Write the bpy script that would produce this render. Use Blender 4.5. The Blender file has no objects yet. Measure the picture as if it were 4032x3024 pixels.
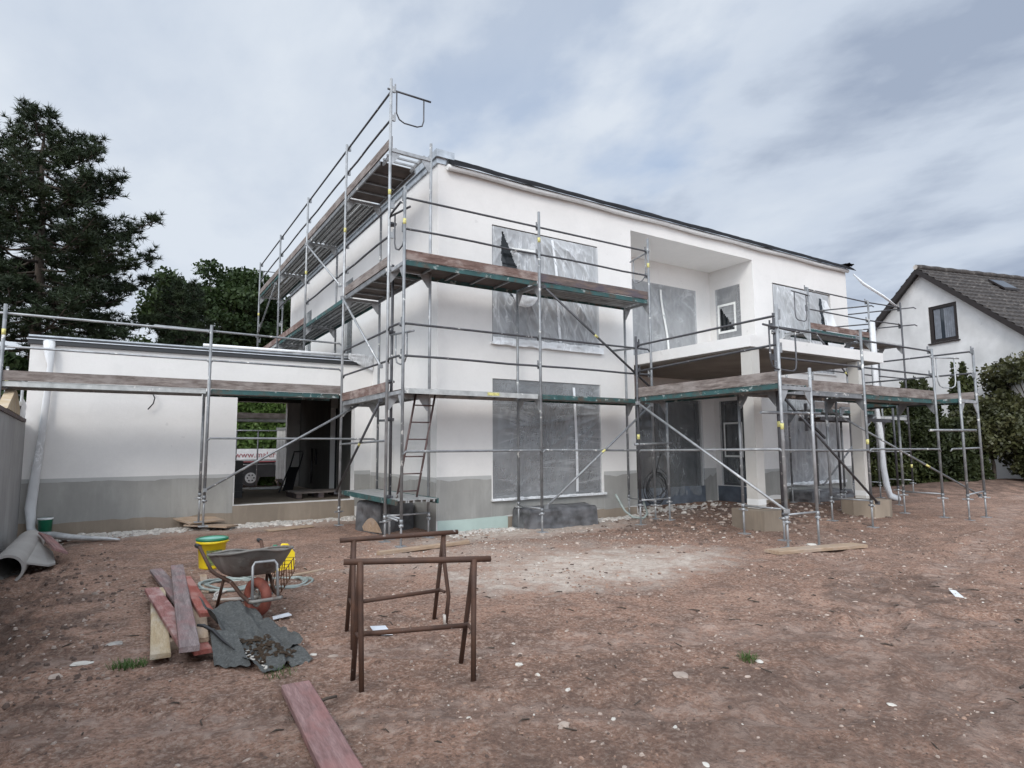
import bpy, math, random
import numpy as np
from mathutils import Vector, Matrix, noise

C = bpy.context.scene.collection
rad = math.radians
random.seed(7)
rng = np.random.default_rng(7)

# ------------------------------------------------------------------ camera
cam_d = bpy.data.cameras.new('camera')
cam_d.sensor_width = 36.0
cam_d.lens = 36.0 * 2420.08 / 4032.0
cam_d.clip_start = 0.05
cam_d.clip_end = 3000.0
cam = bpy.data.objects.new('camera', cam_d)
C.objects.link(cam)
YAW, PITCH, ROLL = 0.5619, 0.1020, -0.0065
fw = Vector((math.sin(YAW) * math.cos(PITCH), math.cos(YAW) * math.cos(PITCH), math.sin(PITCH)))
rt = Vector((math.cos(YAW), -math.sin(YAW), 0.0))
up = rt.cross(fw)
r2 = rt * math.cos(ROLL) + up * math.sin(ROLL)
u2 = up * math.cos(ROLL) - rt * math.sin(ROLL)
cam.matrix_world = Matrix(((r2.x, u2.x, -fw.x, 0.0), (r2.y, u2.y, -fw.y, 0.0), (r2.z, u2.z, -fw.z, 1.45), (0, 0, 0, 1)))
S = bpy.context.scene
S.camera = cam
S.view_settings.view_transform = 'Standard'
S.view_settings.look = 'None'
S.view_settings.exposure = 0.19
S.view_settings.gamma = 1.0
S.cycles.max_bounces = 8
S.cycles.transparent_max_bounces = 12

# ------------------------------------------------------------------ light: overcast sky + veiled sun
SUN_EL, SUN_AZ = 35.0, 228.0      # azimuth clockwise from +Y, behind the viewer
sd = Vector((math.sin(rad(SUN_AZ)) * math.cos(rad(SUN_EL)), math.cos(rad(SUN_AZ)) * math.cos(rad(SUN_EL)), math.sin(rad(SUN_EL))))
sun_l = bpy.data.lights.new('sun', 'SUN')
sun_l.energy = 1.2
sun_l.angle = rad(16)
sun_l.color = (1.0, 0.94, 0.86)
sun = bpy.data.objects.new('sun', sun_l)
C.objects.link(sun)
sun.rotation_euler = (-sd).to_track_quat('-Z', 'Y').to_euler()

W = bpy.data.worlds.new('World')
S.world = W
W.use_nodes = True
nt = W.node_tree
nt.nodes.clear()
def N(t, **kw):
    n = nt.nodes.new(t)
    for k, v in kw.items():
        setattr(n, k, v)
    return n
def Lk(a, b): nt.links.new(a, b)
def wmath(op, a, b=None):
    n = N('ShaderNodeMath', operation=op)
    for i, v in enumerate((a, b)):
        if v is None: continue
        if isinstance(v, (int, float)): n.inputs[i].default_value = v
        else: Lk(v, n.inputs[i])
    return n.outputs[0]
sky = N('ShaderNodeTexSky', sky_type='NISHITA', sun_disc=False)
sky.sun_elevation = rad(SUN_EL)
sky.sun_rotation = rad(SUN_AZ)
bg1 = N('ShaderNodeBackground'); bg1.inputs[1].default_value = 0.15
Lk(sky.outputs[0], bg1.inputs[0])
tc = N('ShaderNodeTexCoord')
sep = N('ShaderNodeSeparateXYZ'); Lk(tc.outputs['Generated'], sep.inputs[0])
den = wmath('ADD', wmath('MAXIMUM', sep.outputs[2], 0.0), 0.22)
comb = N('ShaderNodeCombineXYZ')
Lk(wmath('DIVIDE', sep.outputs[0], den), comb.inputs[0])
Lk(wmath('DIVIDE', sep.outputs[1], den), comb.inputs[1])
mp = N('ShaderNodeMapping'); mp.inputs['Rotation'].default_value = (0, 0, rad(35)); mp.inputs['Scale'].default_value = (1.0, 0.72, 1.0); mp.inputs['Location'].default_value = (1.3, 0.4, 0)
Lk(comb.outputs[0], mp.inputs[0])
n1 = N('ShaderNodeTexNoise'); n1.inputs['Scale'].default_value = 1.35; n1.inputs['Detail'].default_value = 9.0; n1.inputs['Roughness'].default_value = 0.56; n1.inputs['Distortion'].default_value = 0.25
Lk(mp.outputs[0], n1.inputs['Vector'])
n2 = N('ShaderNodeTexNoise'); n2.inputs['Scale'].default_value = 3.6; n2.inputs['Detail'].default_value = 7.0; n2.inputs['Roughness'].default_value = 0.52
Lk(mp.outputs[0], n2.inputs['Vector'])
# broad brightness of the cloud deck: brighter towards the veiled sun and to the left, heavier to the right
def dirdot(v):
    n = N('ShaderNodeVectorMath', operation='DOT_PRODUCT')
    Lk(tc.outputs['Generated'], n.inputs[0]); n.inputs[1].default_value = Vector(v).normalized()
    return n.outputs['Value']
fac = wmath('ADD', wmath('MULTIPLY', n1.outputs['Fac'], 0.75), wmath('MULTIPLY', n2.outputs['Fac'], 0.35))
heavy = wmath('MULTIPLY', wmath('SUBTRACT', dirdot((0.93, 0.12, 0.0)), 0.52), -0.24)
fac = wmath('ADD', fac, heavy)
ramp = N('ShaderNodeValToRGB')
cr = ramp.color_ramp
cr.elements[0].position = 0.38; cr.elements[0].color = (0.32, 0.38, 0.49, 1)
cr.elements[1].position = 0.64; cr.elements[1].color = (0.63, 0.685, 0.76, 1)
e = cr.elements.new(0.49); e.color = (0.52, 0.585, 0.685, 1)
Lk(fac, ramp.inputs[0])
glow = wmath('ADD', wmath('MULTIPLY', wmath('POWER', wmath('MAXIMUM', dirdot(sd), 0.0), 2.0), 2.4), 1.0)
bg2 = N('ShaderNodeBackground')
Lk(ramp.outputs[0], bg2.inputs[0]); Lk(glow, bg2.inputs[1])
# a thin place in the cloud deck where the blue shows through
thin = N('ShaderNodeValToRGB')
thin.color_ramp.elements[0].position = 0.965; thin.color_ramp.elements[0].color = (1, 1, 1, 1)
thin.color_ramp.elements[1].position = 1.0; thin.color_ramp.elements[1].color = (0.62, 0.62, 0.62, 1)
thv = wmath('ADD', dirdot((0.4752, 0.6588, 0.5833)), wmath('MULTIPLY', wmath('SUBTRACT', 0.5, n2.outputs['Fac']), 0.16))
Lk(thv, thin.inputs[0])
mixs = N('ShaderNodeMixShader')
Lk(thin.outputs[0], mixs.inputs[0]); Lk(bg1.outputs[0], mixs.inputs[1]); Lk(bg2.outputs[0], mixs.inputs[2])
wo = N('ShaderNodeOutputWorld'); Lk(mixs.outputs[0], wo.inputs[0])

# ------------------------------------------------------------------ materials
class M:
    """small wrapper round a Principled material with helper nodes"""
    def __init__(s, name, base=(0.5, 0.5, 0.5), rough=0.7, metal=0.0, spec=0.5):
        s.m = bpy.data.materials.new(name); s.m.use_nodes = True
        s.t = s.m.node_tree
        s.b = s.t.nodes['Principled BSDF']
        s.b.inputs['Base Color'].default_value = (*base, 1)
        s.b.inputs['Roughness'].default_value = rough
        s.b.inputs['Metallic'].default_value = metal
        s.b.inputs['Specular IOR Level'].default_value = spec
        s.base = base
    def n(s, t, **kw):
        n = s.t.nodes.new(t)
        for k, v in kw.items(): setattr(n, k, v)
        return n
    def l(s, a, b): s.t.links.new(a, b)
    def coord(s, kind='Object', scale=(1, 1, 1), rnd=False):
        tcn = s.n('ShaderNodeTexCoord'); mpn = s.n('ShaderNodeMapping')
        mpn.inputs['Scale'].default_value = scale
        if kind == 'Position':
            g = s.n('ShaderNodeNewGeometry'); s.l(g.outputs['Position'], mpn.inputs[0])
        else:
            s.l(tcn.outputs[kind], mpn.inputs[0])
        if rnd:
            oi = s.n('ShaderNodeObjectInfo'); mu = s.n('ShaderNodeMath', operation='MULTIPLY'); mu.inputs[1].default_value = 57.0
            s.l(oi.outputs['Random'], mu.inputs[0])
            cb = s.n('ShaderNodeCombineXYZ')
            for i in range(3): s.l(mu.outputs[0], cb.inputs[i])
            s.l(cb.outputs[0], mpn.inputs['Location'])
        return mpn.outputs[0]
    def noise(s, vec, scale, detail=4, rough=0.55, dist=0.0):
        n = s.n('ShaderNodeTexNoise'); n.inputs['Scale'].default_value = scale; n.inputs['Detail'].default_value = detail
        n.inputs['Roughness'].default_value = rough; n.inputs['Distortion'].default_value = dist
        s.l(vec, n.inputs['Vector']); return n.outputs['Fac']
    def ramp(s, fac, stops):
        n = s.n('ShaderNodeValToRGB'); cr = n.color_ramp
        while len(cr.elements) < len(stops): cr.elements.new(0.5)
        for el, (p, c) in zip(cr.elements, stops):
            el.position = p
            el.color = (c, c, c, 1) if isinstance(c, (int, float)) else (*c, 1)
        s.l(fac, n.inputs[0]); return n.outputs[0]
    def mix(s, fac, a, b, blend='MIX'):
        n = s.n('ShaderNodeMix', data_type='RGBA', blend_type=blend)
        for sock, v in ((n.inputs[0], fac), (n.inputs[6], a), (n.inputs[7], b)):
            if isinstance(v, (int, float)): sock.default_value = v
            elif isinstance(v, tuple): sock.default_value = (*v, 1)
            else: s.l(v, sock)
        return n.outputs[2]
    def math(s, op, a, b=0.0):
        n = s.n('ShaderNodeMath', operation=op)
        for i, v in enumerate((a, b)):
            if isinstance(v, (int, float)): n.inputs[i].default_value = v
            else: s.l(v, n.inputs[i])
        return n.outputs[0]
    def color(s, out): s.l(out, s.b.inputs['Base Color'])
    def bump(s, h, strength=0.3, dist=0.01):
        n = s.n('ShaderNodeBump'); n.inputs['Strength'].default_value = strength; n.inputs['Distance'].default_value = dist
        s.l(h, n.inputs['Height']); s.l(n.outputs[0], s.b.inputs['Normal'])

def mat_plaster(name, base, var=0.06, streak=False, bscale=90):
    m = M(name, base, 0.9, spec=0.2)
    v = m.coord('Position')
    big = m.noise(v, 0.8, 5)
    fine = m.noise(v, 22, 3)
    lo = tuple(c * (1 - var) for c in base); hi = tuple(min(1, c * (1 + var * 0.5)) for c in base)
    col = m.ramp(big, [(0.3, lo), (0.7, hi)])
    col = m.mix(m.ramp(fine, [(0.35, 0.0), (0.65, 0.10)]), col, tuple(c * 0.8 for c in base))
    mid = m.noise(v, 3.1, 6, 0.65, 0.6)
    col = m.mix(m.ramp(mid, [(0.5, 0.0), (0.66, 0.16)]), col, tuple(c * 0.78 for c in base))
    spot = m.noise(v, 7.0, 2, 0.4)
    col = m.mix(m.ramp(spot, [(0.735, 0.0), (0.76, 0.22)]), col, tuple(c * 0.55 for c in base))
    if streak:
        sv = m.coord('Position', (3.0, 3.0, 0.55))
        st = m.noise(sv, 1.3, 6, 0.68, 0.8)
        col = m.mix(m.ramp(st, [(0.46, 0.0), (0.66, 0.4)]), col, tuple(c * 1.3 for c in base))
        st2 = m.noise(m.coord('Position', (2, 2, 0.9)), 1.1, 4)
        col = m.mix(m.ramp(st2, [(0.45, 0.0), (0.6, 0.45)]), col, tuple(c * 0.72 for c in base))
    m.color(col)
    m.bump(m.math('ADD', m.noise(v, bscale, 3, 0.7), m.math('MULTIPLY', mid, 1.6)), 0.5, 0.006)
    return m.m

def mat_metal(name, base, rough=0.45, metal=0.75, splat=0.0, rust=0.0, splatc=(0.72, 0.71, 0.68)):
    m = M(name, base, rough, metal)
    v = m.coord('Position')
    col = m.ramp(m.noise(v, 7, 4), [(0.3, tuple(c * 0.72 for c in base)), (0.7, tuple(min(1, c * 1.18) for c in base))])
    if rust > 0:
        col = m.mix(m.ramp(m.noise(v, 5, 5, 0.7), [(0.55 - rust * 0.25, 0.0), (0.7, 0.85)]), col, (0.11, 0.052, 0.03))
    if splat > 0:
        mask = m.ramp(m.noise(v, 7.5, 6, 0.66), [(0.66 - splat * 0.10, 0.0), (0.71 - splat * 0.09, 0.9)])
        col = m.mix(mask, col, splatc)
        m.l(m.math('MULTIPLY', m.math('SUBTRACT', 1.0, mask), metal), m.b.inputs['Metallic'])
        m.l(m.ramp(mask, [(0, rough), (1, 0.85)]), m.b.inputs['Roughness'])
    m.color(col)
    m.bump(m.noise(v, 60, 3), 0.08, 0.003)
    return m.m

def mat_wood(name, a, b, stain=None, scale=(0.9, 9, 9), rough=0.85, stainamt=0.5, kind='Object'):
    m = M(name, a, rough, spec=0.25)
    v = m.coord(kind, scale, rnd=True)
    g = m.noise(v, 3.2, 7, 0.62, 0.6)
    col = m.ramp(g, [(0.30, a), (0.52, tuple((x + y) / 2 for x, y in zip(a, b))), (0.70, b)])
    fine = m.noise(m.coord(kind, tuple(s * 4 for s in scale), rnd=True), 5, 3)
    col = m.mix(m.ramp(fine, [(0.4, 0.0), (0.62, 0.35)]), col, tuple(x * 0.55 for x in a))
    if stain:
        blot = m.noise(m.coord(kind, (1.5, 3, 3), rnd=True), 2.2, 4, 0.6)
        col = m.mix(m.ramp(blot, [(0.45, 0.0), (0.62, stainamt)]), col, stain)
    m.color(col)
    m.bump(g, 0.25, 0.004)
    return m.m

def mat_plain(name, base, rough=0.7, metal=0.0, var=0.2, sc=6, bump=0.1, spec=0.5):
    m = M(name, base, rough, metal, spec)
    v = m.coord('Position')
    m.color(m.ramp(m.noise(v, sc, 5), [(0.3, tuple(c * (1 - var) for c in base)), (0.7, tuple(min(1, c * (1 + var)) for c in base))]))
    if bump: m.bump(m.noise(v, sc * 8, 3), bump, 0.004)
    return m.m

def mat_film(name, tint=(0.80, 0.82, 0.84), lo=0.12, hi=0.5, stretch=(1.0, 1.0, 0.35), rot=0.0, crease=0.6, cs=2.2):
    """thin masking film: mostly see-through, milkier in broad patches and along its creases"""
    m = M(name, tint, 0.3, spec=0.5)
    v = m.coord('Position')
    soft = m.ramp(m.noise(v, 0.9, 3, 0.5, 0.6), [(0.34, lo), (0.66, hi)])
    mpn = m.n('ShaderNodeMapping'); mpn.inputs['Rotation'].default_value = (0, rot, 0); mpn.inputs['Scale'].default_value = stretch
    m.l(v, mpn.inputs[0])
    cr_ = m.noise(mpn.outputs[0], cs, 4, 0.55, 0.9)
    line = m.ramp(m.math('ABSOLUTE', m.math('SUBTRACT', cr_, 0.5)), [(0.0, crease), (0.022, crease * 0.25), (0.07, 0.0)])
    gate = m.ramp(m.noise(v, 1.3, 2), [(0.42, 0.0), (0.62, 1.0)])
    lw_ = m.n('ShaderNodeLayerWeight'); lw_.inputs['Blend'].default_value = 0.35
    f = m.math('ADD', soft, m.math('MULTIPLY', line, gate))
    f = m.math('MINIMUM', m.math('ADD', f, m.math('MULTIPLY', lw_.outputs['Facing'], 0.35)), 0.95)
    tr = m.n('ShaderNodeBsdfTransparent'); tr.inputs[0].default_value = (0.93, 0.94, 0.95, 1)
    mx = m.n('ShaderNodeMixShader')
    m.l(f, mx.inputs[0]); m.l(tr.outputs[0], mx.inputs[1]); m.l(m.b.outputs[0], mx.inputs[2])
    m.bump(cr_, 0.25, 0.03)
    m.l(mx.outputs[0], m.t.nodes['Material Output'].inputs['Surface'])
    return m.m

def mat_leaf(name, cols, rough=0.6, sc=0.9, trans=0.25):
    m = M(name, cols[0], rough, spec=0.3)
    v = m.coord('Position')
    g = m.n('ShaderNodeNewGeometry')
    col = m.ramp(m.noise(v, sc, 4), [(0.3, cols[0]), (0.5, cols[1]), (0.72, cols[2])])
    col = m.mix(m.math('MULTIPLY', g.outputs['Random Per Island'], 0.55), col, tuple(c * 0.55 for c in cols[1]))
    m.color(col)
    if trans:
        tl = m.n('ShaderNodeBsdfTranslucent'); m.l(col, tl.inputs[0])
        mx = m.n('ShaderNodeMixShader'); mx.inputs[0].default_value = trans
        m.l(m.b.outputs[0], mx.inputs[1]); m.l(tl.outputs[0], mx.inputs[2])
        m.l(mx.outputs[0], m.t.nodes['Material Output'].inputs['Surface'])
    return m.m

MT = {}
MT['plaster'] = mat_plaster('white_plaster', (0.75, 0.735, 0.715))
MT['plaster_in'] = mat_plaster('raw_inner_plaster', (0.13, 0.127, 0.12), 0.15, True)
MT['base_light'] = mat_plaster('pale_base_coat', (0.46, 0.46, 0.45), 0.12)
MT['base_coat'] = mat_plaster('grey_base_coat', (0.335, 0.33, 0.312), 0.14, True)
MT['concrete'] = mat_plaster('raw_concrete', (0.30, 0.25, 0.20), 0.25, True, 40)
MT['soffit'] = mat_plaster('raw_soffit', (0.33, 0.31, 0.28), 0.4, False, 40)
MT['column'] = mat_plaster('pale_column_coat', (0.56, 0.54, 0.505), 0.1)
MT['footing'] = mat_plaster('mortar_footing', (0.31, 0.255, 0.20), 0.4, True, 30)
MT['insul'] = mat_plaster('pale_green_insulation', (0.46, 0.56, 0.52), 0.2, False, 40)
MT['wallgrey'] = mat_plaster('grey_boundary_render', (0.36, 0.36, 0.36), 0.1, True, 60)
MT['galv'] = mat_metal('galvanised_steel', (0.25, 0.26, 0.27), 0.55, 0.45, 0.62)
MT['galv_dark'] = mat_metal('weathered_steel_tube', (0.085, 0.085, 0.092), 0.55, 0.35, 0.2)
MT['galv_clean'] = mat_metal('bright_galvanised_steel', (0.38, 0.39, 0.40), 0.5, 0.5, 0.35)
MT['deck'] = mat_metal('ribbed_steel_deck', (0.36, 0.365, 0.36), 0.55, 0.5, 0.2)
MT['deck_wood'] = mat_plain('dark_plywood_underside', (0.075, 0.058, 0.05), 0.85, 0, 0.4, 4)
MT['teal'] = mat_metal('worn_teal_paint', (0.035, 0.098, 0.098), 0.65, 0.1, 0.75, 0.25, (0.34, 0.38, 0.375))
MT['alu'] = mat_metal('pale_deck_rail', (0.46, 0.47, 0.46), 0.55, 0.35, 0.3)
MT['toe'] = mat_wood('weathered_toe_board_wood', (0.10, 0.078, 0.07), (0.33, 0.285, 0.26), (0.36, 0.33, 0.31), stainamt=0.45)
MT['toe_red'] = mat_wood('reddish_toe_board_wood', (0.105, 0.065, 0.055), (0.27, 0.185, 0.16), (0.42, 0.36, 0.33))
MT['toe_dark'] = mat_wood('dark_toe_board_wood', (0.09, 0.075, 0.075), (0.24, 0.18, 0.15), (0.07, 0.07, 0.11))
MT['sticker'] = mat_plain('yellow_sticker', (0.56, 0.52, 0.20), 0.7, 0, 0.35, 30)
MT['film'] = mat_film('masking_film', lo=0.30, hi=0.50, stretch=(2.2, 2.2, 0.5), rot=0.45, crease=0.35, cs=1.6)
MT['film_smooth'] = mat_film('smooth_masking_film', lo=0.17, hi=0.30, stretch=(0.35, 0.35, 2.0), rot=-0.12, crease=0.15, cs=1.1)
MT['film_dusty'] = mat_film('dusty_masking_film', lo=0.24, hi=0.36, stretch=(0.8, 0.8, 0.8), rot=0.2, crease=0.2, cs=2.2)
MT['film_dark'] = mat_film('shade_tinted_film', (0.62, 0.65, 0.66), 0.06, 0.14, (0.9, 0.9, 0.6), 0.2, 0.25, 2.4)  # darker copy of the film, with the shade put into its tint
MT['film_white'] = mat_film('bunched_white_film', (0.86, 0.88, 0.90), 0.5, 0.95, (1.5, 1.5, 0.6), 0.3, 0.5, 3.0)
MT['film_foil'] = mat_film('creased_grey_film', (0.70, 0.71, 0.72), 0.55, 0.9, (2, 2, 0.7), 0.2, 0.4, 3.0)
MT['tape'] = mat_plain('white_masking_tape', (0.78, 0.79, 0.77), 0.6, 0, 0.06, 20)
MT['frame'] = mat_plain('anthracite_window_frame', (0.03, 0.032, 0.035), 0.4, 0, 0.1)
MT['glass'] = mat_plain('dark_window_glass', (0.018, 0.021, 0.024), 0.06, 0, 0.1, 3, 0, 0.8)
MT['room'] = mat_plain('dark_room', (0.02, 0.02, 0.02), 0.9, 0, 0.2, 3, 0)
MT['sill'] = mat_plain('white_window_sill', (0.70, 0.70, 0.69), 0.5, 0, 0.08, 8)
MT['zinc'] = mat_metal('zinc_coping', (0.50, 0.53, 0.56), 0.35, 0.8)
MT['black_foil'] = mat_plain('black_roof_foil', (0.012, 0.012, 0.014), 0.8, 0, 0.4, 5, 0.2, 0.15)
MT['grey_foil'] = mat_plain('dusty_grey_foil', (0.105, 0.105, 0.11), 0.42, 0, 0.55, 5, 0.5)
MT['blue_foil'] = mat_plain('blue_waterproofing', (0.10, 0.118, 0.145), 0.5, 0, 0.35, 4)
MT['black'] = mat_plain('black_plastic', (0.018, 0.018, 0.02), 0.45, 0, 0.2)
MT['rust'] = mat_metal('rusty_painted_steel', (0.072, 0.040, 0.029), 0.7, 0.15, 0.10, 0.5, (0.45, 0.42, 0.4))
MT['rust_bright'] = mat_metal('rusty_rebar', (0.13, 0.06, 0.03), 0.85, 0.2, 0, 0.4)
MT['ladder'] = mat_metal('red_brown_ladder_paint', (0.13, 0.085, 0.08), 0.55, 0.3, 0.25)
MT['pl_red'] = mat_wood('red_stained_plank', (0.23, 0.095, 0.085), (0.43, 0.22, 0.20), (0.50, 0.38, 0.36), stainamt=0.7)
MT['pl_bright'] = mat_wood('bright_red_plank', (0.25, 0.065, 0.05), (0.42, 0.155, 0.125), (0.42, 0.25, 0.22), stainamt=0.6)
MT['pl_purple'] = mat_wood('purple_grey_plank', (0.155, 0.118, 0.115), (0.35, 0.29, 0.285), (0.30, 0.15, 0.145), stainamt=0.45)
MT['pl_tan'] = mat_wood('pale_yellow_plank', (0.42, 0.31, 0.18), (0.58, 0.49, 0.36), (0.50, 0.45, 0.38), stainamt=0.5)
MT['pl_fore'] = mat_wood('red_grey_plank', (0.19, 0.105, 0.10), (0.37, 0.245, 0.235), (0.38, 0.185, 0.17), stainamt=0.45)
MT['pl_raw'] = mat_wood('raw_timber', (0.30, 0.21, 0.14), (0.50, 0.38, 0.28), (0.36, 0.30, 0.26))
MT['tarp'] = None
MT['tray'] = mat_metal('dented_wheelbarrow_steel', (0.21, 0.20, 0.185), 0.6, 0.25, 0.6, 0.04, (0.27, 0.255, 0.235))
MT['tyre'] = mat_plain('red_rubber_tyre', (0.22, 0.065, 0.045), 0.7, 0, 0.4, 9)
MT['yellow'] = mat_plain('yellow_plastic', (0.80, 0.60, 0.02), 0.4, 0, 0.06, 5)
MT['green'] = mat_plain('green_plastic', (0.012, 0.16, 0.085), 0.4, 0, 0.1, 5)
MT['lid'] = mat_plain('milky_green_lid', (0.22, 0.50, 0.42), 0.3, 0, 0.25, 9)
MT['label_g'] = mat_plain('green_printed_label', (0.16, 0.20, 0.07), 0.6, 0, 0.6, 30)
MT['hose'] = mat_plain('grey_green_hose', (0.28, 0.32, 0.30), 0.5, 0, 0.35, 6)
MT['hose_w'] = mat_plain('pale_hose', (0.50, 0.46, 0.42), 0.55, 0, 0.25, 6)
MT['foil_pipe'] = mat_metal('crumpled_silver_sleeve', (0.55, 0.56, 0.57), 0.42, 0.35, 0.3)
MT['pipe_con'] = mat_plaster('old_concrete_pipe', (0.42, 0.40, 0.38), 0.3, False, 30)
MT['stone'] = mat_plain('pale_stone', (0.36, 0.29, 0.245), 0.85, 0, 0.35, 4)
MT['bright'] = mat_plain('bright_sheet', (0.70, 0.74, 0.80), 0.35, 0, 0.1, 8)
MT['clod'] = mat_plain('dark_soil_clod', (0.105, 0.072, 0.058), 0.95, 0, 0.4, 9, 0.5)
MT['soil_bit'] = mat_plain('soil_crumb', (0.27, 0.18, 0.135), 0.95, 0, 0.4, 7, 0.4)
MT['stone_w'] = mat_plain('white_chip', (0.56, 0.53, 0.48), 0.8, 0, 0.15, 8)
MT['rubble'] = mat_plain('white_rubble', (0.47, 0.44, 0.405), 0.9, 0, 0.4, 9, 0.4)
MT['bark'] = mat_plain('bark', (0.065, 0.05, 0.04), 0.95, 0, 0.4, 3, 0.5)
MT['pine'] = mat_leaf('pine_needles', [(0.014, 0.024, 0.012), (0.026, 0.042, 0.018), (0.054, 0.072, 0.028)], 0.6, 0.8, 0.1)
MT['decid'] = mat_leaf('deciduous_leaves', [(0.018, 0.034, 0.011), (0.034, 0.060, 0.018), (0.062, 0.094, 0.028)], 0.55, 0.55, 0.22)
MT['hedge'] = mat_leaf('hedge_leaves', [(0.055, 0.095, 0.022), (0.10, 0.165, 0.04), (0.17, 0.24, 0.065)], 0.55, 1.2, 0.3)
MT['yew'] = mat_leaf('yew_needles', [(0.014, 0.021, 0.007), (0.030, 0.040, 0.011), (0.065, 0.074, 0.020)], 0.6, 1.2, 0.1)
MT['rhodo'] = mat_leaf('rhododendron_leaves', [(0.032, 0.036, 0.016), (0.066, 0.070, 0.028), (0.14, 0.13, 0.068)], 0.42, 1.0, 0.15)
MT['grass'] = mat_leaf('grass_blades', [(0.04, 0.085, 0.02), (0.07, 0.13, 0.03), (0.11, 0.16, 0.05)], 0.6, 3, 0.2)
MT['moss'] = mat_plain('brown_moss', (0.035, 0.020, 0.009), 0.95, 0, 0.5, 30, 0.6)
MT['nb_wall'] = mat_plaster('weathered_white_render', (0.64, 0.64, 0.635), 0.26)
MT['white_paint'] = mat_plain('white_paint', (0.72, 0.73, 0.74), 0.5, 0, 0.1)
MT['red_print'] = mat_plain('red_print', (0.30, 0.075, 0.09), 0.5, 0, 0.1)
MT['dark_print'] = mat_plain('dark_print', (0.03, 0.03, 0.03), 0.6, 0, 0.1)
MT['brown_frame'] = mat_plain('dark_brown_window_frame', (0.016, 0.011, 0.010), 0.45, 0, 0.2)
MT['curtain'] = mat_plain('net_curtain', (0.16, 0.175, 0.20), 0.9, 0, 0.2)

def roof_tile_mat():
    m = M('brown_roof_tiles', (0.10, 0.085, 0.078), 0.8)
    v = m.coord('Position')
    c = m.ramp(m.noise(v, 4.5, 6, 0.7), [(0.3, (0.022, 0.02, 0.02)), (0.56, (0.058, 0.05, 0.046)), (0.72, (0.20, 0.185, 0.17))])
    m.color(c); m.bump(m.noise(v, 20, 3), 0.3, 0.01)
    return m.m
MT['tiles'] = roof_tile_mat()
def nb_glass():
    m = M('reflecting_window_glass', (0.035, 0.042, 0.052), 0.05, spec=0.8)
    return m.m
MT['nb_glass'] = nb_glass()
MT['brown_frame'] = MT['brown_frame']

def tarp_mat():
    m = M('weathered_roofing_felt', (0.10, 0.105, 0.105), 0.8)
    v = m.coord('Position')
    c = m.ramp(m.noise(v, 60, 4, 0.8), [(0.32, (0.032, 0.034, 0.033)), (0.55, (0.08, 0.083, 0.08)), (0.72, (0.17, 0.175, 0.168))])
    c = m.mix(m.ramp(m.noise(v, 5, 4), [(0.4, 0.0), (0.65, 0.5)]), c, (0.07, 0.072, 0.07))
    m.color(c); m.bump(m.noise(v, 90, 3), 0.4, 0.004)
    return m.m
MT['tarp'] = tarp_mat()

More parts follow.
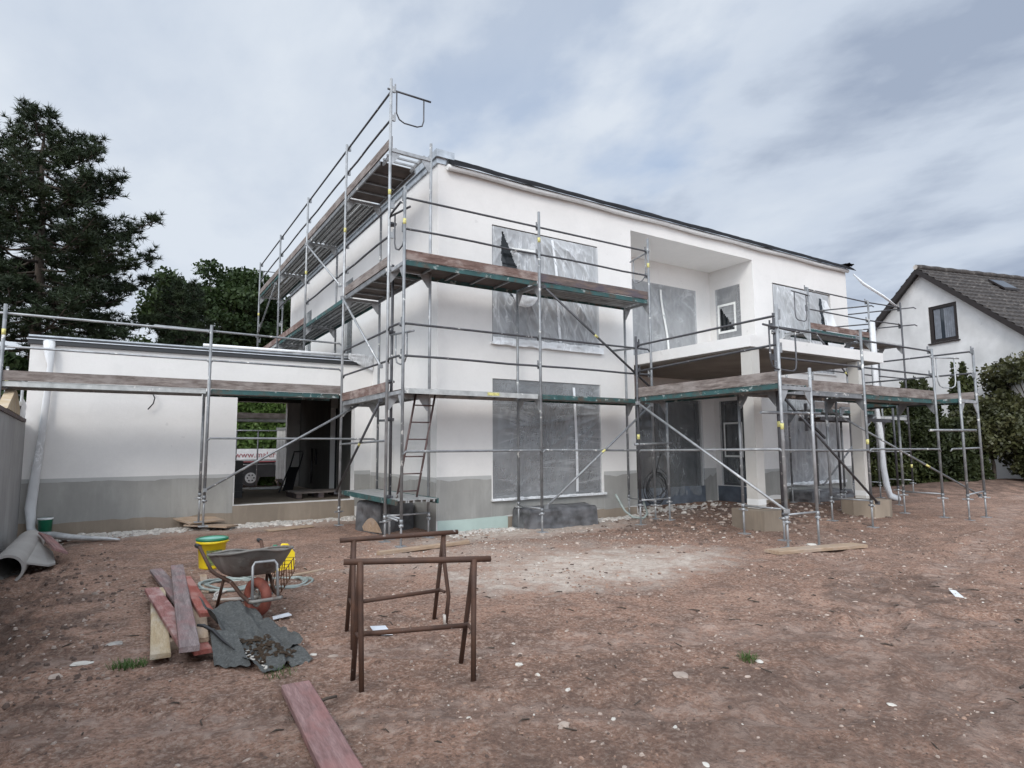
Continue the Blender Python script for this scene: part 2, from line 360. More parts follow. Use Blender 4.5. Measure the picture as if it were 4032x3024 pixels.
def soil_mat():
    m = M('reddish_building_soil', (0.2, 0.13, 0.1), 0.95, spec=0.15)
    v = m.coord('Position')
    big = m.noise(v, 0.42, 5, 0.6, 0.5)
    mid = m.noise(v, 2.6, 6, 0.65, 0.4)
    fine = m.noise(v, 16, 8, 0.76, 0.4)
    grit = m.noise(v, 70, 3, 0.7)
    col = m.ramp(big, [(0.32, (0.225, 0.136, 0.100)), (0.5, (0.305, 0.183, 0.133)), (0.68, (0.375, 0.240, 0.180))])
    col = m.mix(m.ramp(mid, [(0.38, 0.65), (0.58, 0.0)]), col, (0.125, 0.085, 0.07))
    col = m.mix(m.ramp(fine, [(0.52, 0.0), (0.62, 0.7)]), col, (0.40, 0.305, 0.252))
    col = m.mix(m.ramp(fine, [(0.39, 0.75), (0.46, 0.0)]), col, (0.11, 0.072, 0.057))  # hollows here and in the pits below: crevice shade put into the colour
    pit = m.noise(v, 5.5, 6, 0.7, 1.0)
    col = m.mix(m.ramp(pit, [(0.30, 0.7), (0.38, 0.0)]), col, (0.095, 0.062, 0.050))
    col = m.mix(m.ramp(grit, [(0.62, 0.0), (0.72, 0.55)]), col, (0.42, 0.35, 0.30))
    crisp = m.noise(v, 42, 4, 0.6)
    col = m.mix(m.ramp(crisp, [(0.56, 0.0), (0.60, 0.55)]), col, (0.40, 0.315, 0.26))
    col = m.mix(m.ramp(crisp, [(0.40, 0.6), (0.44, 0.0)]), col, (0.10, 0.066, 0.052))
    # dust and mortar spilled in front of the house, dark wet soil along the boundary wall and under the shrubs
    sp = m.n('ShaderNodeSeparateXYZ'); m.l(v, sp.inputs[0])
    X, Y = sp.outputs[0], sp.outputs[1]
    def blob(cx, cy, rx, ry, nz=0.55):
        dx = m.math('DIVIDE', m.math('SUBTRACT', X, cx), rx); dy = m.math('DIVIDE', m.math('SUBTRACT', Y, cy), ry)
        d = m.math('ADD', m.math('MULTIPLY', dx, dx), m.math('MULTIPLY', dy, dy))
        d = m.math('ADD', d, m.math('MULTIPLY', m.math('SUBTRACT', mid, 0.5), nz * 4))
        return m.ramp(d, [(0.0, 1.0), (1.0, 0.0)])
    pale = m.math('MAXIMUM', m.math('MULTIPLY', blob(5.0, 6.0, 2.3, 1.3, 0.7), 1.0), m.math('MULTIPLY', blob(6.4, 9.0, 3.4, 0.9), 0.9))
    pale = m.math('MAXIMUM', pale, m.math('MULTIPLY', blob(4.4, 7.4, 2.4, 1.2, 0.9), 0.4))
    pale = m.math('MAXIMUM', pale, m.math('MULTIPLY', blob(2.4, 12.5, 4.0, 0.9), 0.5))
    pale = m.math('MAXIMUM', pale, m.math('MULTIPLY', blob(9.3, 9.2, 1.6, 0.7), 0.6))
    brk = m.ramp(m.noise(v, 11, 6, 0.72), [(0.30, 0.35), (0.66, 1.0)])
    col = m.mix(m.math('MULTIPLY', pale, brk), col, (0.58, 0.51, 0.445))
    # broad compacted wheel tracks with a faint tread
    def track(a, b, c, w):
        t = m.math('ABSOLUTE', m.math('SUBTRACT', m.math('ADD', m.math('MULTIPLY', X, a), m.math('MULTIPLY', Y, b)), m.math('ADD', c, m.math('MULTIPLY', m.math('SUBTRACT', big, 0.5), 1.4))))
        return m.ramp(t, [(w * 0.7, 1.0), (w, 0.0)])
    tm = m.math('MAXIMUM', m.math('MAXIMUM', track(0.45, 0.89, 3.55, 0.20), track(0.45, 0.89, 4.75, 0.20)), m.math('MAXIMUM', track(-0.25, 0.97, 1.35, 0.22), track(-0.62, 0.78, -1.2, 0.22)))
    tread = m.math('MULTIPLY', tm, m.ramp(m.noise(v, 7.5, 4, 0.6), [(0.48, 0.0), (0.6, 1.0)]))
    col = m.mix(m.math('MULTIPLY', tm, 0.25), col, (0.30, 0.205, 0.165))
    col = m.mix(m.math('MULTIPLY', tread, 0.45), col, (0.40, 0.31, 0.262))
    near = blob(1.8, 0.8, 6.0, 3.2, 0.8)  # vignette-like darkening of the near foreground, put into the soil colour
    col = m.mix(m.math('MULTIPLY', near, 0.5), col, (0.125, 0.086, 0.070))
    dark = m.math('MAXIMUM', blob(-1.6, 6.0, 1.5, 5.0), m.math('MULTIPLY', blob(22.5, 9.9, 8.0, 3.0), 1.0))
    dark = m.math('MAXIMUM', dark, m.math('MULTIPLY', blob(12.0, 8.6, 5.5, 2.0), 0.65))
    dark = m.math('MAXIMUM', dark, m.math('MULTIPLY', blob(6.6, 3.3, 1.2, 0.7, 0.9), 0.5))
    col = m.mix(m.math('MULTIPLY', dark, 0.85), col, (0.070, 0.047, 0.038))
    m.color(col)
    h = m.math('ADD', m.math('MULTIPLY', fine, 0.7), m.math('MULTIPLY', grit, 0.35))
    h = m.math('ADD', h, m.math('MULTIPLY', pit, 0.8))
    h = m.math('ADD', h, m.math('MULTIPLY', tread, 0.5))
    m.bump(h, 0.9, 0.028)
    return m.m
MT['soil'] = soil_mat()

# ------------------------------------------------------------------ mesh helpers
class MB:
    def __init__(s): s.v = []; s.f = []; s.sm = []
    def add(s, vs, fs, smooth=False):
        o = len(s.v); s.v.extend([tuple(map(float, p)) for p in vs])
        for f in fs: s.f.append(tuple(i + o for i in f)); s.sm.append(smooth)
        return s
    def box(s, x0, x1, y0, y1, z0, z1):
        return s.add([(x0, y0, z0), (x1, y0, z0), (x1, y1, z0), (x0, y1, z0), (x0, y0, z1), (x1, y0, z1), (x1, y1, z1), (x0, y1, z1)],
                     [(3, 2, 1, 0), (4, 5, 6, 7), (0, 1, 5, 4), (1, 2, 6, 5), (2, 3, 7, 6), (3, 0, 4, 7)])
    def obox(s, c, ax, ay, az):
        """oriented box: centre and three half-axis vectors"""
        c, ax, ay, az = map(Vector, (c, ax, ay, az))
        vs = [c + ax * i + ay * j + az * k for k in (-1, 1) for i, j in ((-1, -1), (1, -1), (1, 1), (-1, 1))]
        return s.add(vs, [(3, 2, 1, 0), (4, 5, 6, 7), (0, 1, 5, 4), (1, 2, 6, 5), (2, 3, 7, 6), (3, 0, 4, 7)])
    def beam(s, p, q, w, h, upv=(0, 0, 1)):
        """rectangular bar from p to q, w sideways, h along up"""
        p, q = Vector(p), Vector(q); d = q - p; a = d.normalized(); sd_ = a.cross(Vector(upv))
        if sd_.length < 1e-4: sd_ = a.cross(Vector((1, 0, 0)))
        sd_.normalize(); u = sd_.cross(a)
        return s.obox((p + q) / 2, d / 2, sd_ * w / 2, u * h / 2)
    def path(s, pts, r, n=8, cap=True, closed=False, flat=1.0):
        pts = [Vector(p) for p in pts]; m_ = len(pts)
        rs = r if isinstance(r, (list, tuple)) else [r] * m_
        vs = []; prev = None
        for i, p in enumerate(pts):
            if closed: t = pts[(i + 1) % m_] - pts[i - 1]
            else: t = pts[min(i + 1, m_ - 1)] - pts[max(i - 1, 0)]
            t.normalize()
            if prev is None:
                a = t.cross(Vector((0, 0, 1)))
                if a.length < 0.05: a = t.cross(Vector((0, 1, 0)))
            else:
                a = prev - t * prev.dot(t)
            a.normalize(); prev = a; b = t.cross(a)
            for k in range(n):
                th = 2 * math.pi * k / n
                vs.append(p + a * (math.cos(th) * rs[i]) + b * (math.sin(th) * rs[i] * flat))
        fs = []
        for i in range(m_ - (0 if closed else 1)):
            j = (i + 1) % m_
            for k in range(n):
                k2 = (k + 1) % n
                fs.append((i * n + k, i * n + k2, j * n + k2, j * n + k))
        s.add(vs, fs, True)
        if cap and not closed:
            o = len(s.v) - len(vs)
            s.f.append(tuple(o + k for k in reversed(range(n)))); s.sm.append(False)
            s.f.append(tuple(o + (m_ - 1) * n + k for k in range(n))); s.sm.append(False)
        return s
    def tube(s, p, q, r, n=8, r2_=None): return s.path([p, q], [r, r if r2_ is None else r2_], n)
    def lathe(s, c, prof, n=24, flip=False):
        c = Vector(c); vs = []; fs = []
        for (r, z) in prof:
            for k in range(n):
                th = 2 * math.pi * k / n; vs.append((c.x + r * math.cos(th), c.y + r * math.sin(th), c.z + z))
        for i in range(len(prof) - 1):
            for k in range(n):
                k2 = (k + 1) % n; f = (i * n + k, i * n + k2, (i + 1) * n + k2, (i + 1) * n + k)
                fs.append(f)
        s.add(vs, fs, True); return s
    def prism(s, poly, ext):
        """polygon (3-D points) extruded by vector ext"""
        ext = Vector(ext); a = [Vector(p) for p in poly]; n = len(a); vs = a + [p + ext for p in a]
        fs = [tuple(reversed(range(n))), tuple(range(n, 2 * n))] + [(i, (i + 1) % n, n + (i + 1) % n, n + i) for i in range(n)]
        return s.add(vs, fs)
    def quad(s, a, b, c, d): return s.add([a, b, c, d], [(0, 1, 2, 3)])
    def grid(s, P, nu, nv, keep=None, smooth=True):
        """P(u,v)->point for u,v in 0..1"""
        vs = [P(i / nu, j / nv) for j in range(nv + 1) for i in range(nu + 1)]; fs = []
        for j in range(nv):
            for i in range(nu):
                if keep is None or keep((i + .5) / nu, (j + .5) / nv):
                    a = j * (nu + 1) + i; fs.append((a, a + 1, a + nu + 2, a + nu + 1))
        return s.add(vs, fs, smooth)
    def build(s, name, mat, parent=None, label=None):
        off = Vector(OFF.get(parent.name, (0, 0, 0))) if parent else Vector((0, 0, 0))
        me = bpy.data.meshes.new(name)
        vs = np.array(s.v, float).reshape(-1, 3) - np.array(off)
        me.from_pydata([tuple(p) for p in vs], [], s.f)
        me.polygons.foreach_set('use_smooth', s.sm)
        me.materials.append(mat); me.update()
        o = bpy.data.objects.new(name, me); C.objects.link(o)
        if parent: o.parent = parent; OFF[o.name] = tuple(off)
        if label: o['label'] = label
        return o
OFF = {}
def tag(o, label=None, cat=None, group=None, kind=None):
    if label: o['label'] = label
    if cat: o['category'] = cat
    if group: o['group'] = group
    if kind: o['kind'] = kind
    return o
def thing(name, label, cat, loc, group=None):
    o = bpy.data.objects.new(name, None); C.objects.link(o); o.location = loc; o.empty_display_size = 0.2
    OFF[o.name] = tuple(loc); tag(o, label, cat, group); return o
def single(name, mb, mat, label, cat, group=None):
    """a thing that is one mesh; its origin is put at its base"""
    v = np.array(mb.v); loc = Vector(((v[:, 0].min() + v[:, 0].max()) / 2, (v[:, 1].min() + v[:, 1].max()) / 2, v[:, 2].min()))
    me = bpy.data.meshes.new(name); me.from_pydata([tuple(p) for p in v - np.array(loc)], [], mb.f)
    me.polygons.foreach_set('use_smooth', mb.sm); me.materials.append(mat)
    o = bpy.data.objects.new(name, me); C.objects.link(o); o.location = loc
    return tag(o, label, cat, group)
def struct(name, mb, mat): return tag(mb.build(name, mat), kind='structure')
def nz(x, y, z=0.0): return noise.noise(Vector((x, y, z)))
def fr(x, y, z=0.0, o=4): return noise.fractal(Vector((x, y, z)), 1.0, 2.0, o)
# ------------------------------------------------------------------ ground
def sstep(a, b, x):
    t = min(1.0, max(0.0, (x - a) / (b - a))); return t * t * (3 - 2 * t)
def gbase(x, y):
    z = 0.0
    z -= 0.10 * sstep(-0.35, -0.9, x) * (1 - sstep(12.0, 13.2, y))            # loosened strip along the boundary wall
    z -= 0.06 * sstep(6.5, 4.5, y) * sstep(7.5, 9.5, x) * (1 - sstep(16, 20, x))
    d = ((x - 24.0) / 6.0) ** 2 + ((y - 9.2) / 1.5) ** 2                         # heap of earth below the shrubs
    z += 0.28 * math.exp(-d)
    d = ((x - 11.2) / 2.2) ** 2 + ((y - 8.4) / 1.3) ** 2
    z += 0.16 * math.exp(-d)
    return z
def gz(x, y):
    z = gbase(x, y)
    if -8 < x < 30 and 0 < y < 16:
        clod = 1.0 + 3.2 * sstep(-0.2, -0.7, x) + 1.2 * sstep(9.5, 11.5, x) * sstep(6.6, 7.6, y) * (1 - sstep(13, 14, x))
        for (a, b, c, w) in ((.45, .89, 3.55, .2), (.45, .89, 4.75, .2), (-.25, .97, 1.35, .22), (-.62, .78, -1.2, .22)):
            t = abs(x * a + y * b - c - .25 * fr(x * .42, y * .42, .0, 2))
            if t < w: z += .007 * math.sin((y * a - x * b) * 48 + 3 * t / w) * (1 - t / w) ** .5 * (.4 + .6 * sstep(-.2, .3, nz(x * .9, y * .9, 12.0)))
            if t < w * 2: z += -.018 * math.exp(-(t / w) ** 4) + .012 * math.exp(-((t - w * 1.25) / (.35 * w)) ** 2)
        z += 0.022 * fr(x * 0.9, y * 0.9, 3.1, 3) + clod * (0.013 * fr(x * 4.5, y * 4.5, 9.0, 4) + 0.007 * fr(x * 15, y * 15, 2.0, 2))
    return z
def axis_pts(a, b, step, far_lo, far_hi, k=1.35):
    m_ = list(np.arange(a, b + 1e-6, step)); lo = []; d = step
    x = a
    while x > far_lo: d *= k; x -= d; lo.append(x)
    hi = []; d = step; x = b
    while x < far_hi: d *= k; x += d; hi.append(x)
    return lo[::-1] + m_ + hi
gx = axis_pts(-1.4, 6.4, 0.030, -900, 6.39)[:] 
gx = [x for x in gx if x < 6.4] + axis_pts(6.43, 13.0, 0.06, 6.43, 900)
gy = [y for y in axis_pts(1.2, 6.0, 0.028, -900, 5.99, 1.3) if y < 6.0] + axis_pts(6.03, 9.7, 0.05, 6.03, 900, 1.3)
g = MB()
nx_, ny_ = len(gx), len(gy)
g.v = [(x, y, gz(x, y)) for y in gy for x in gx]
g.f = [(j * nx_ + i, j * nx_ + i + 1, (j + 1) * nx_ + i + 1, (j + 1) * nx_ + i) for j in range(ny_ - 1) for i in range(nx_ - 1)]
g.sm = [True] * len(g.f)
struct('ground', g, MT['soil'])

# ------------------------------------------------------------------ the new house
X0, X1, Y0, Y1 = 4.57, 17.72, 9.71, 21.3
ZT = 6.60
LX0, LX1, LY = 9.22, 13.41, 11.10      # two-storey recess with the balcony
house = thing('new_house', 'large white rendered two-storey house under construction, with recessed balcony, surrounded by scaffolding', 'house', (X0, Y0, 0))

def wall_sheet(mb, P, us, zs, holes, depth):
    """flat wall with openings; P(u,z,d)->point, d = depth behind the face; reveals of given depth"""
    us = sorted(set(us + [h[0] for h in holes] + [h[1] for h in holes])); zs = sorted(set(zs + [h[2] for h in holes] + [h[3] for h in holes]))
    for i in range(len(us) - 1):
        for j in range(len(zs) - 1):
            uc, zc = (us[i] + us[i + 1]) / 2, (zs[j] + zs[j + 1]) / 2
            if any(h[0] < uc < h[1] and h[2] < zc < h[3] for h in holes): continue
            mb.quad(P(us[i], zs[j], 0), P(us[i + 1], zs[j], 0), P(us[i + 1], zs[j + 1], 0), P(us[i], zs[j + 1], 0))
    for h in holes:
        a, b, c, d = h[:4]
        if len(h) > 4: continue
        mb.quad(P(a, c, 0), P(a, d, 0), P(a, d, depth), P(a, c, depth)); mb.quad(P(b, d, 0), P(b, c, 0), P(b, c, depth), P(b, d, depth))
        mb.quad(P(a, d, 0), P(b, d, 0), P(b, d, depth), P(a, d, depth)); mb.quad(P(b, c, 0), P(a, c, 0), P(a, c, depth), P(b, c, depth))

RV = 0.15
W_UL = (5.69, 8.26, 3.39, 5.64); W_LL = (5.69, 8.27, 0.52, 2.71)
W_UR = (14.20, 16.86, 3.42, 5.70); W_LR = (14.25, 16.95, 0.45, 2.68)
wl = MB()
front = lambda u, z, d: (u, Y0 + d, z)
wall_sheet(wl, front, [X0, X1], [-0.3, ZT], [W_UL, W_LL, W_UR, W_LR, (LX0, LX1, -0.3, 6.18, 'open')], RV)
left = lambda u, z, d: (X0 + d, u, z)
S1 = (14.55, 15.14, 3.62, 5.62); S2 = (18.49, 19.10, 3.62, 5.58)
wall_sheet(wl, left, [Y0, Y1], [-0.3, 6.66], [S1, S2, (15.58, 16.2, 0.31, 2.5)], RV)
right = lambda u, z, d: (X1 - d, u, z)
wall_sheet(wl, right, [Y0, Y1], [-0.3, ZT], [], RV)
back = lambda u, z, d: (u, Y1 - d, z)
wall_sheet(wl, back, [X0, X1], [-0.3, 6.66], [], RV)
# recess: sides, back, ceiling
N_U = (10.12, 10.90, 3.42, 5.65); N_L = (10.15, 10.92, 0.42, 2.62)
B_U = (9.75, 12.85, 3.42, 5.60); B_L = (9.75, 12.88, 0.14, 2.64)
wall_sheet(wl, lambda u, z, d: (LX0 + 0 * d, u, z), [Y0, LY], [-0.3, 6.18], [], RV)
wall_sheet(wl, lambda u, z, d: (LX1 + d, u, z), [Y0, LY], [-0.3, 6.18], [N_U, N_L], RV)
wall_sheet(wl, lambda u, z, d: (u, LY + d, z), [LX0, LX1], [-0.3, 6.18], [B_U, B_L], RV)
wl.quad((LX0, Y0, 6.18), (LX1, Y0, 6.18), (LX1, LY, 6.18), (LX0, LY, 6.18))
wl.build('wall', MT['plaster'], house)
rf = MB(); rf.box(X0 + 0.25, X1 - 0.02, Y0 + 0.02, Y1 - 0.02, ZT - 0.12, ZT + 0.02)
rf.build('roof', MT['black_foil'], house)
cp = MB(); cp.box(4.50, 4.86, Y0 - 0.07, Y1 + 0.05, 6.662, 6.80); cp.box(4.53, 4.83, Y0 - 0.02, Y1, 6.56, 6.661)
cp.build('parapet_coping', MT['zinc'], house)
# chimney with a metal cap on the flat roof, half covered
ch = MB(); ch.box(4.75, 5.35, 15.6, 16.5, 6.61, 8.15)
chim = ch.build('chimney', MT['plaster'], house)
cc = MB(); cc.box(4.68, 5.42, 15.53, 16.57, 8.15, 8.30)
cc.build('chimney_cap', MT['zinc'], chim)
cs = MB(); cs.add([(4.72, 15.58, 8.2), (4.72, 15.58, 6.63), (4.62, 18.4, 6.7), (4.70, 16.55, 8.2), (4.735, 15.58, 8.2), (4.735, 15.58, 6.63), (4.635, 18.4, 6.7), (4.715, 16.55, 8.2)],
                 [(0, 1, 2, 3), (7, 6, 5, 4), (0, 4, 5, 1), (1, 5, 6, 2), (2, 6, 7, 3), (3, 7, 4, 0)])
cs.build('chimney_cover_sheet', MT['black_foil'], chim)
# gutter with foil laid over the roof edge
gu = MB(); gu.path([(4.72 + i * 0.5, Y0 - 0.075, 6.50 + 0.012 * math.sin(i * 1.3)) for i in range(27)], 0.052, 10)
gu.build('gutter', MT['sill'], house)
def foilP(u, v):
    x = 4.74 + u * 13.28
    w = 0.010 * fr(x * 1.2, v * 2, 4.0, 3) + 0.004 * nz(x * 5, v * 3, 1.0)
    yy = Y0 - 0.165 + v * 0.20; zz = 6.53 + 0.19 * (1 - (1 - v) ** 1.6)
    return (x, yy - w, zz + w * 0.9)
fo = MB(); fo.grid(foilP, 260, 8); fo.build('roof_edge_foil', MT['black_foil'], house)
fl = MB(); fl.grid(lambda u, v: (17.72 + u * 0.30, Y0 - 0.14 + v * 0.3, 6.74 + 0.06 * math.sin(u * 5) * v + 0.04 * nz(u * 5, v * 5)), 10, 6); fl.build('roof_edge_foil', MT['black_foil'], house)
# balcony slab and its two columns
sl = MB()
sl.box(9.25, 13.72, 6.82, Y0 - 0.003, 3.19, 3.40); sl.box(LX0 + 0.003, LX1 - 0.003, Y0 - 0.003, LY - 0.003, 3.19, 3.40)
bal = sl.build('balcony_slab', MT['plaster'], house)
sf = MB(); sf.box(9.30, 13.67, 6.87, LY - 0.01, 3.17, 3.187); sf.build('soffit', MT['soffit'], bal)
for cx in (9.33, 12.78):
    c_ = MB(); c_.box(cx, cx + 0.22, 6.86, 7.08, 0.36, 3.168)
    col_ = c_.build('column', MT['column'], house)
    f_ = MB()
    f_.prism([(cx - .22, 6.60, -0.15), (cx + .14, 6.50, -0.15), (cx + .36, 6.56, -0.15), (cx + .42, 7.2, -0.15), (cx - .16, 7.3, -0.15), (cx - .25, 7.0, -0.15)], (0.01, 0, 0.50))
    f_.build('footing', MT['footing'], col_)
    t_ = MB(); t_.box(cx - .003, cx + .223, 6.857, 7.083, 0.42, 0.52); t_.build('protective_strip', MT['sill'], col_)
# base coat with a ragged lower and upper edge, and the insulation still showing at the foot
def band(mb, P, u0, u1, zlo, zhi, rlo=0.0, rhi=0.0, step=0.12, seed=0.0, off=0.003):
    n = max(2, int((u1 - u0) / step)); vs = []
    for i in range(n + 1):
        u = u0 + (u1 - u0) * i / n
        vs.append(P(u, zlo + rlo * fr(u * 1.7, seed, 5.0, 3), -off)); vs.append(P(u, zhi + rhi * (fr(u * 1.5, seed, 1.0, 3)) + rhi * .35 * nz(u * 9, seed), -off))
    mb.add(vs, [(2 * i, 2 * i + 2, 2 * i + 3, 2 * i + 1) for i in range(n)])
def band_part(name, mat, parent, *a):
    m_ = MB(); band(m_, *a); return m_.build(name, MT[mat], parent)
lr = lambda u, z, d: (LX1 + d, u, z)
bk = lambda u, z, d: (u, LY + d, z)
LT, BC = ('pale_base_coat', 'base_light', house), ('base_coat', 'base_coat', house)
for (a, b, top) in ((X0, 5.66, .94), (8.31, LX0, .94), (LX1, 14.21, .86), (16.99, X1, .86)):
    band_part(*LT, front, a, b, top - 0.3, top); band_part(*BC, front, a, b, 0.2, top - 0.07, .03, .05, .08, a, .006)
band_part(*BC, front, 5.661, 8.309, 0.2, 0.475, .04, 0, .1, 3, .006); band_part(*BC, front, 14.211, 16.989, 0.1, 0.40, .04, 0, .1, 3, .006)
band_part(*LT, left, Y0, 13.04, .60, .93); band_part(*BC, left, Y0, 13.04, 0.0, .86, .0, .05, .08, 2, .006)
band_part(*LT, lr, Y0, 10.13, .5, .86); band_part(*BC, lr, Y0, 10.13, 0.0, .78, 0, .06, .08, 4, .006)
band_part(*LT, bk, 12.90, LX1, .5, .86); band_part(*BC, bk, 12.90, LX1, 0.0, .70, 0, .18, .05, 4, .006)
ins = MB(); band(ins, front, X0 + .02, 6.0, -.1, .20, 0, .02, .2, 1, .009); ins.build('exposed_insulation', MT['insul'], house)
band_part('foundation', 'concrete', house, front, 6.0, 9.2, -.1, .19, 0, .02, .2, 1, .004); band_part('foundation', 'concrete', house, front, 13.45, X1, -.1, .10, 0, .02, .2, 1, .004)
band_part('blue_waterproofing', 'blue_foil', house, bk, 9.4, 12.95, -.1, .42, 0, .02, .2, 1, .012); band_part('blue_waterproofing', 'blue_foil', house, lr, 10.0, 11.05, -.1, .40, 0, .01, .2, 1, .010)

def window(P, h, parent, nsash=2, d=RV - .03, fr_=.075):
    """frame ring with mullion, panes and the dark room behind; P(u,z,depth)"""
    a, b, c, e = h
    f = MB()
    def bar(u0, u1, z0, z1, d0=d - .06, d1=d + .02):
        vs = [P(u, z, dd) for dd in (d0, d1) for (u, z) in ((u0, z0), (u1, z0), (u1, z1), (u0, z1))]
        f.add(vs, [(0, 1, 2, 3), (7, 6, 5, 4), (0, 4, 5, 1), (1, 5, 6, 2), (2, 6, 7, 3), (3, 7, 4, 0)])
    bar(a, b, c, c + fr_); bar(a, b, e - fr_, e); bar(a, a + fr_, c + fr_, e - fr_); bar(b - fr_, b, c + fr_, e - fr_)
    for k in range(1, nsash):
        u = a + (b - a) * k / nsash; bar(u - fr_ * .7, u + fr_ * .7, c + fr_, e - fr_)
    w = f.build('window', MT['frame'], parent)
    for k in range(nsash):
        p = MB(); u0 = a + (b - a) * k / nsash + .05; u1 = a + (b - a) * (k + 1) / nsash - .05
        p.quad(P(u0, c + .05, d), P(u1, c + .05, d), P(u1, e - .05, d), P(u0, e - .05, d))
        p.build('pane', MT['glass'], w)
    return w
def sill(P, h, parent, z, over=.045, proud=.06, t=.045):
    m_ = MB(); vs = [P(u, zz, dd) for dd in (-proud, RV - .03) for (u, zz) in ((h[0] - over, z), (h[1] + over, z), (h[1] + over, z + t), (h[0] - over, z + t))]
    m_.add(vs, [(0, 1, 2, 3), (7, 6, 5, 4), (0, 4, 5, 1), (1, 5, 6, 2), (2, 6, 7, 3), (3, 7, 4, 0)])
    m_.build('sill', MT['sill'], parent)
P_lr = lambda u, z, d: (LX1 + d, u, z)
P_bk = lambda u, z, d: (u, LY + d, z)
for P, h, n_, s_ in ((front, W_UL, 2, 3.345), (front, W_LL, 2, .475), (front, W_UR, 2, 3.375), (front, W_LR, 2, .405), (left, S1, 1, None), (left, S2, 1, None), (P_lr, N_U, 1, None), (P_lr, N_L, 1, None), (P_bk, B_U, 2, None), (P_bk, B_L, 2, None)):
    w = window(P, h, house, n_)
    if s_: sill(P, h, w, s_)
dr = MB(); vs = left(15.6, .33, .12), left(16.18, .33, .12), left(16.18, 2.48, .12), left(15.6, 2.48, .12); dr.quad(*vs)
dr.build('dark_doorway_sheet', MT['room'], house)  # flat dark sheet standing in for the unlit room beyond the doorway

# ------------------------------------------------------------------ masking films taped over the openings
def film(label, P, h, d, mat, seed, holes=(), wr=.02, ext=(0, 0, 0, 0), nu=44, nv=44, diag=0.0, fan=(0.3, 1.15, 15)):
    a, b, c, e = h[0] - ext[0], h[1] + ext[1], h[2] - ext[2], h[3] + ext[3]
    def pt(u, v):
        uu = a + (b - a) * u; zz = c + (e - c) * v
        k = uu * 3.0 + diag * zz * 3
        w = abs(fr(k * 1.3, zz * .7 + seed, seed, 4)) * wr * 1.6 + wr * .35 * abs(nz(uu * 4 + zz * 3, zz * 2.2, seed)) + wr * .12 * nz(uu * 9, zz * 6, seed)
        th = math.atan2((u - fan[0]) * (b - a), (fan[1] - v) * (e - c)) * fan[2] + 1.6 * fr(uu * 1.2, zz * 1.2, seed, 2)
        w += wr * 1.1 * (1 - abs(math.sin(th))) ** 2 * (.35 + .65 * sstep(-.3, .3, nz(uu * .9, zz * .9, seed + 3)))
        th2 = math.atan2((u - 1 + fan[0] * .3) * (b - a), (v + .25) * (e - c)) * fan[2] * .7 + 1.2 * fr(uu * 1.5, zz * 1.1, seed + 5, 2)
        w += wr * .7 * (1 - abs(math.sin(th2))) ** 3 * sstep(.0, .4, nz(uu * 1.1, zz * .8, seed + 9))
        edge = min(u, 1 - u, v, 1 - v) * 10; w *= min(1, edge)
        return P(uu, zz, d - w)
    def keep(u, v):
        uu = a + (b - a) * u; zz = c + (e - c) * v
        for poly in holes:
            ins_ = False; n = len(poly)
            for i in range(n):
                (x1, y1), (x2, y2) = poly[i], poly[(i + 1) % n]
                if (y1 > zz) != (y2 > zz) and uu < (x2 - x1) * (zz - y1) / (y2 - y1) + x1: ins_ = not ins_
            if ins_: return False
        return True
    m_ = MB(); m_.grid(pt, nu, nv, keep)
    # local piece so that the sheet has its own base point
    return single('plastic_sheet', m_, mat, label, 'plastic sheet', 'plastic sheets masking the openings')
def child_of(root, name, mb, mat):
    OFF[root.name] = tuple(root.location); return mb.build(name, mat, root)
F1 = film('torn plastic sheet hanging loose over the upper window left of the balcony', front, W_UL, -.012, MT['film'], 1.0,
          [[(5.91, 5.56), (6.07, 5.2), (6.26, 4.80), (6.60, 4.37), (6.15, 4.22), (5.96, 4.45), (5.90, 4.85), (5.85, 5.23)]], .04, (.0, .0, .03, -.03), 150, 150, .5)
t_ = MB(); t_.grid(lambda u, v: (6.08 + .60 * u + .12 * v * (1 - u), Y0 - .06 - .07 * math.sin(u * 3) - .02 * nz(u * 5, v * 6, 2), 4.36 - (.22 + .10 * u - .25 * u * u + .2 * u * (1 - u)) * v + .02 * u), 12, 10)
child_of(F1, 'loose_flap', t_, MT['film_white'])
t_ = MB(); t_.grid(lambda u, v: (5.66 + u * 2.66, Y0 - .075 - .03 * abs(nz(u * 22, v * 3, 5)), 3.40 - .06 * v + .03 * nz(u * 14, v * 5, 1) + .08 * (1 - v)), 60, 6)
child_of(F1, 'bunched_edge', t_, MT['film_white'])
t_ = MB(); t_.grid(lambda u, v: (7.02 + .06 * u + .20 * v + .03 * math.sin(v * 5), Y0 - .055 - .012 * nz(v * 9, u * 3), 5.55 - 2.05 * v), 2, 20); child_of(F1, 'tape', t_, MT['film_white'])
t_ = MB(); t_.beam((6.10, Y0 - .07, 5.20), (6.62, Y0 - .07, 5.235), .07, .006, (0, 1, 0)); child_of(F1, 'tape', t_, MT['tape'])
F2 = film('smooth grey plastic sheet over the lower window, just above the foil-wrapped block', front, W_LL, .02, MT['film_smooth'], 5.0, (), .028, (0, 0, 0, 0), 100, 100, -.2, (1.1, .75, 13))
t_ = MB(); t_.grid(lambda u, v: (7.52 + .06 * u + .05 * math.sin(v * 2), Y0 - .035, 2.62 - 2.05 * v), 2, 16); child_of(F2, 'tape', t_, MT['film_white'])
t_ = MB(); t_.grid(lambda u, v: (5.64 + u * 2.68, Y0 - .08 - .012 * abs(nz(u * 22, v * 3, 5)), .53 - .045 * v + .02 * nz(u * 24, v * 5, 1)), 60, 4); child_of(F2, 'bunched_edge', t_, MT['film_white'])
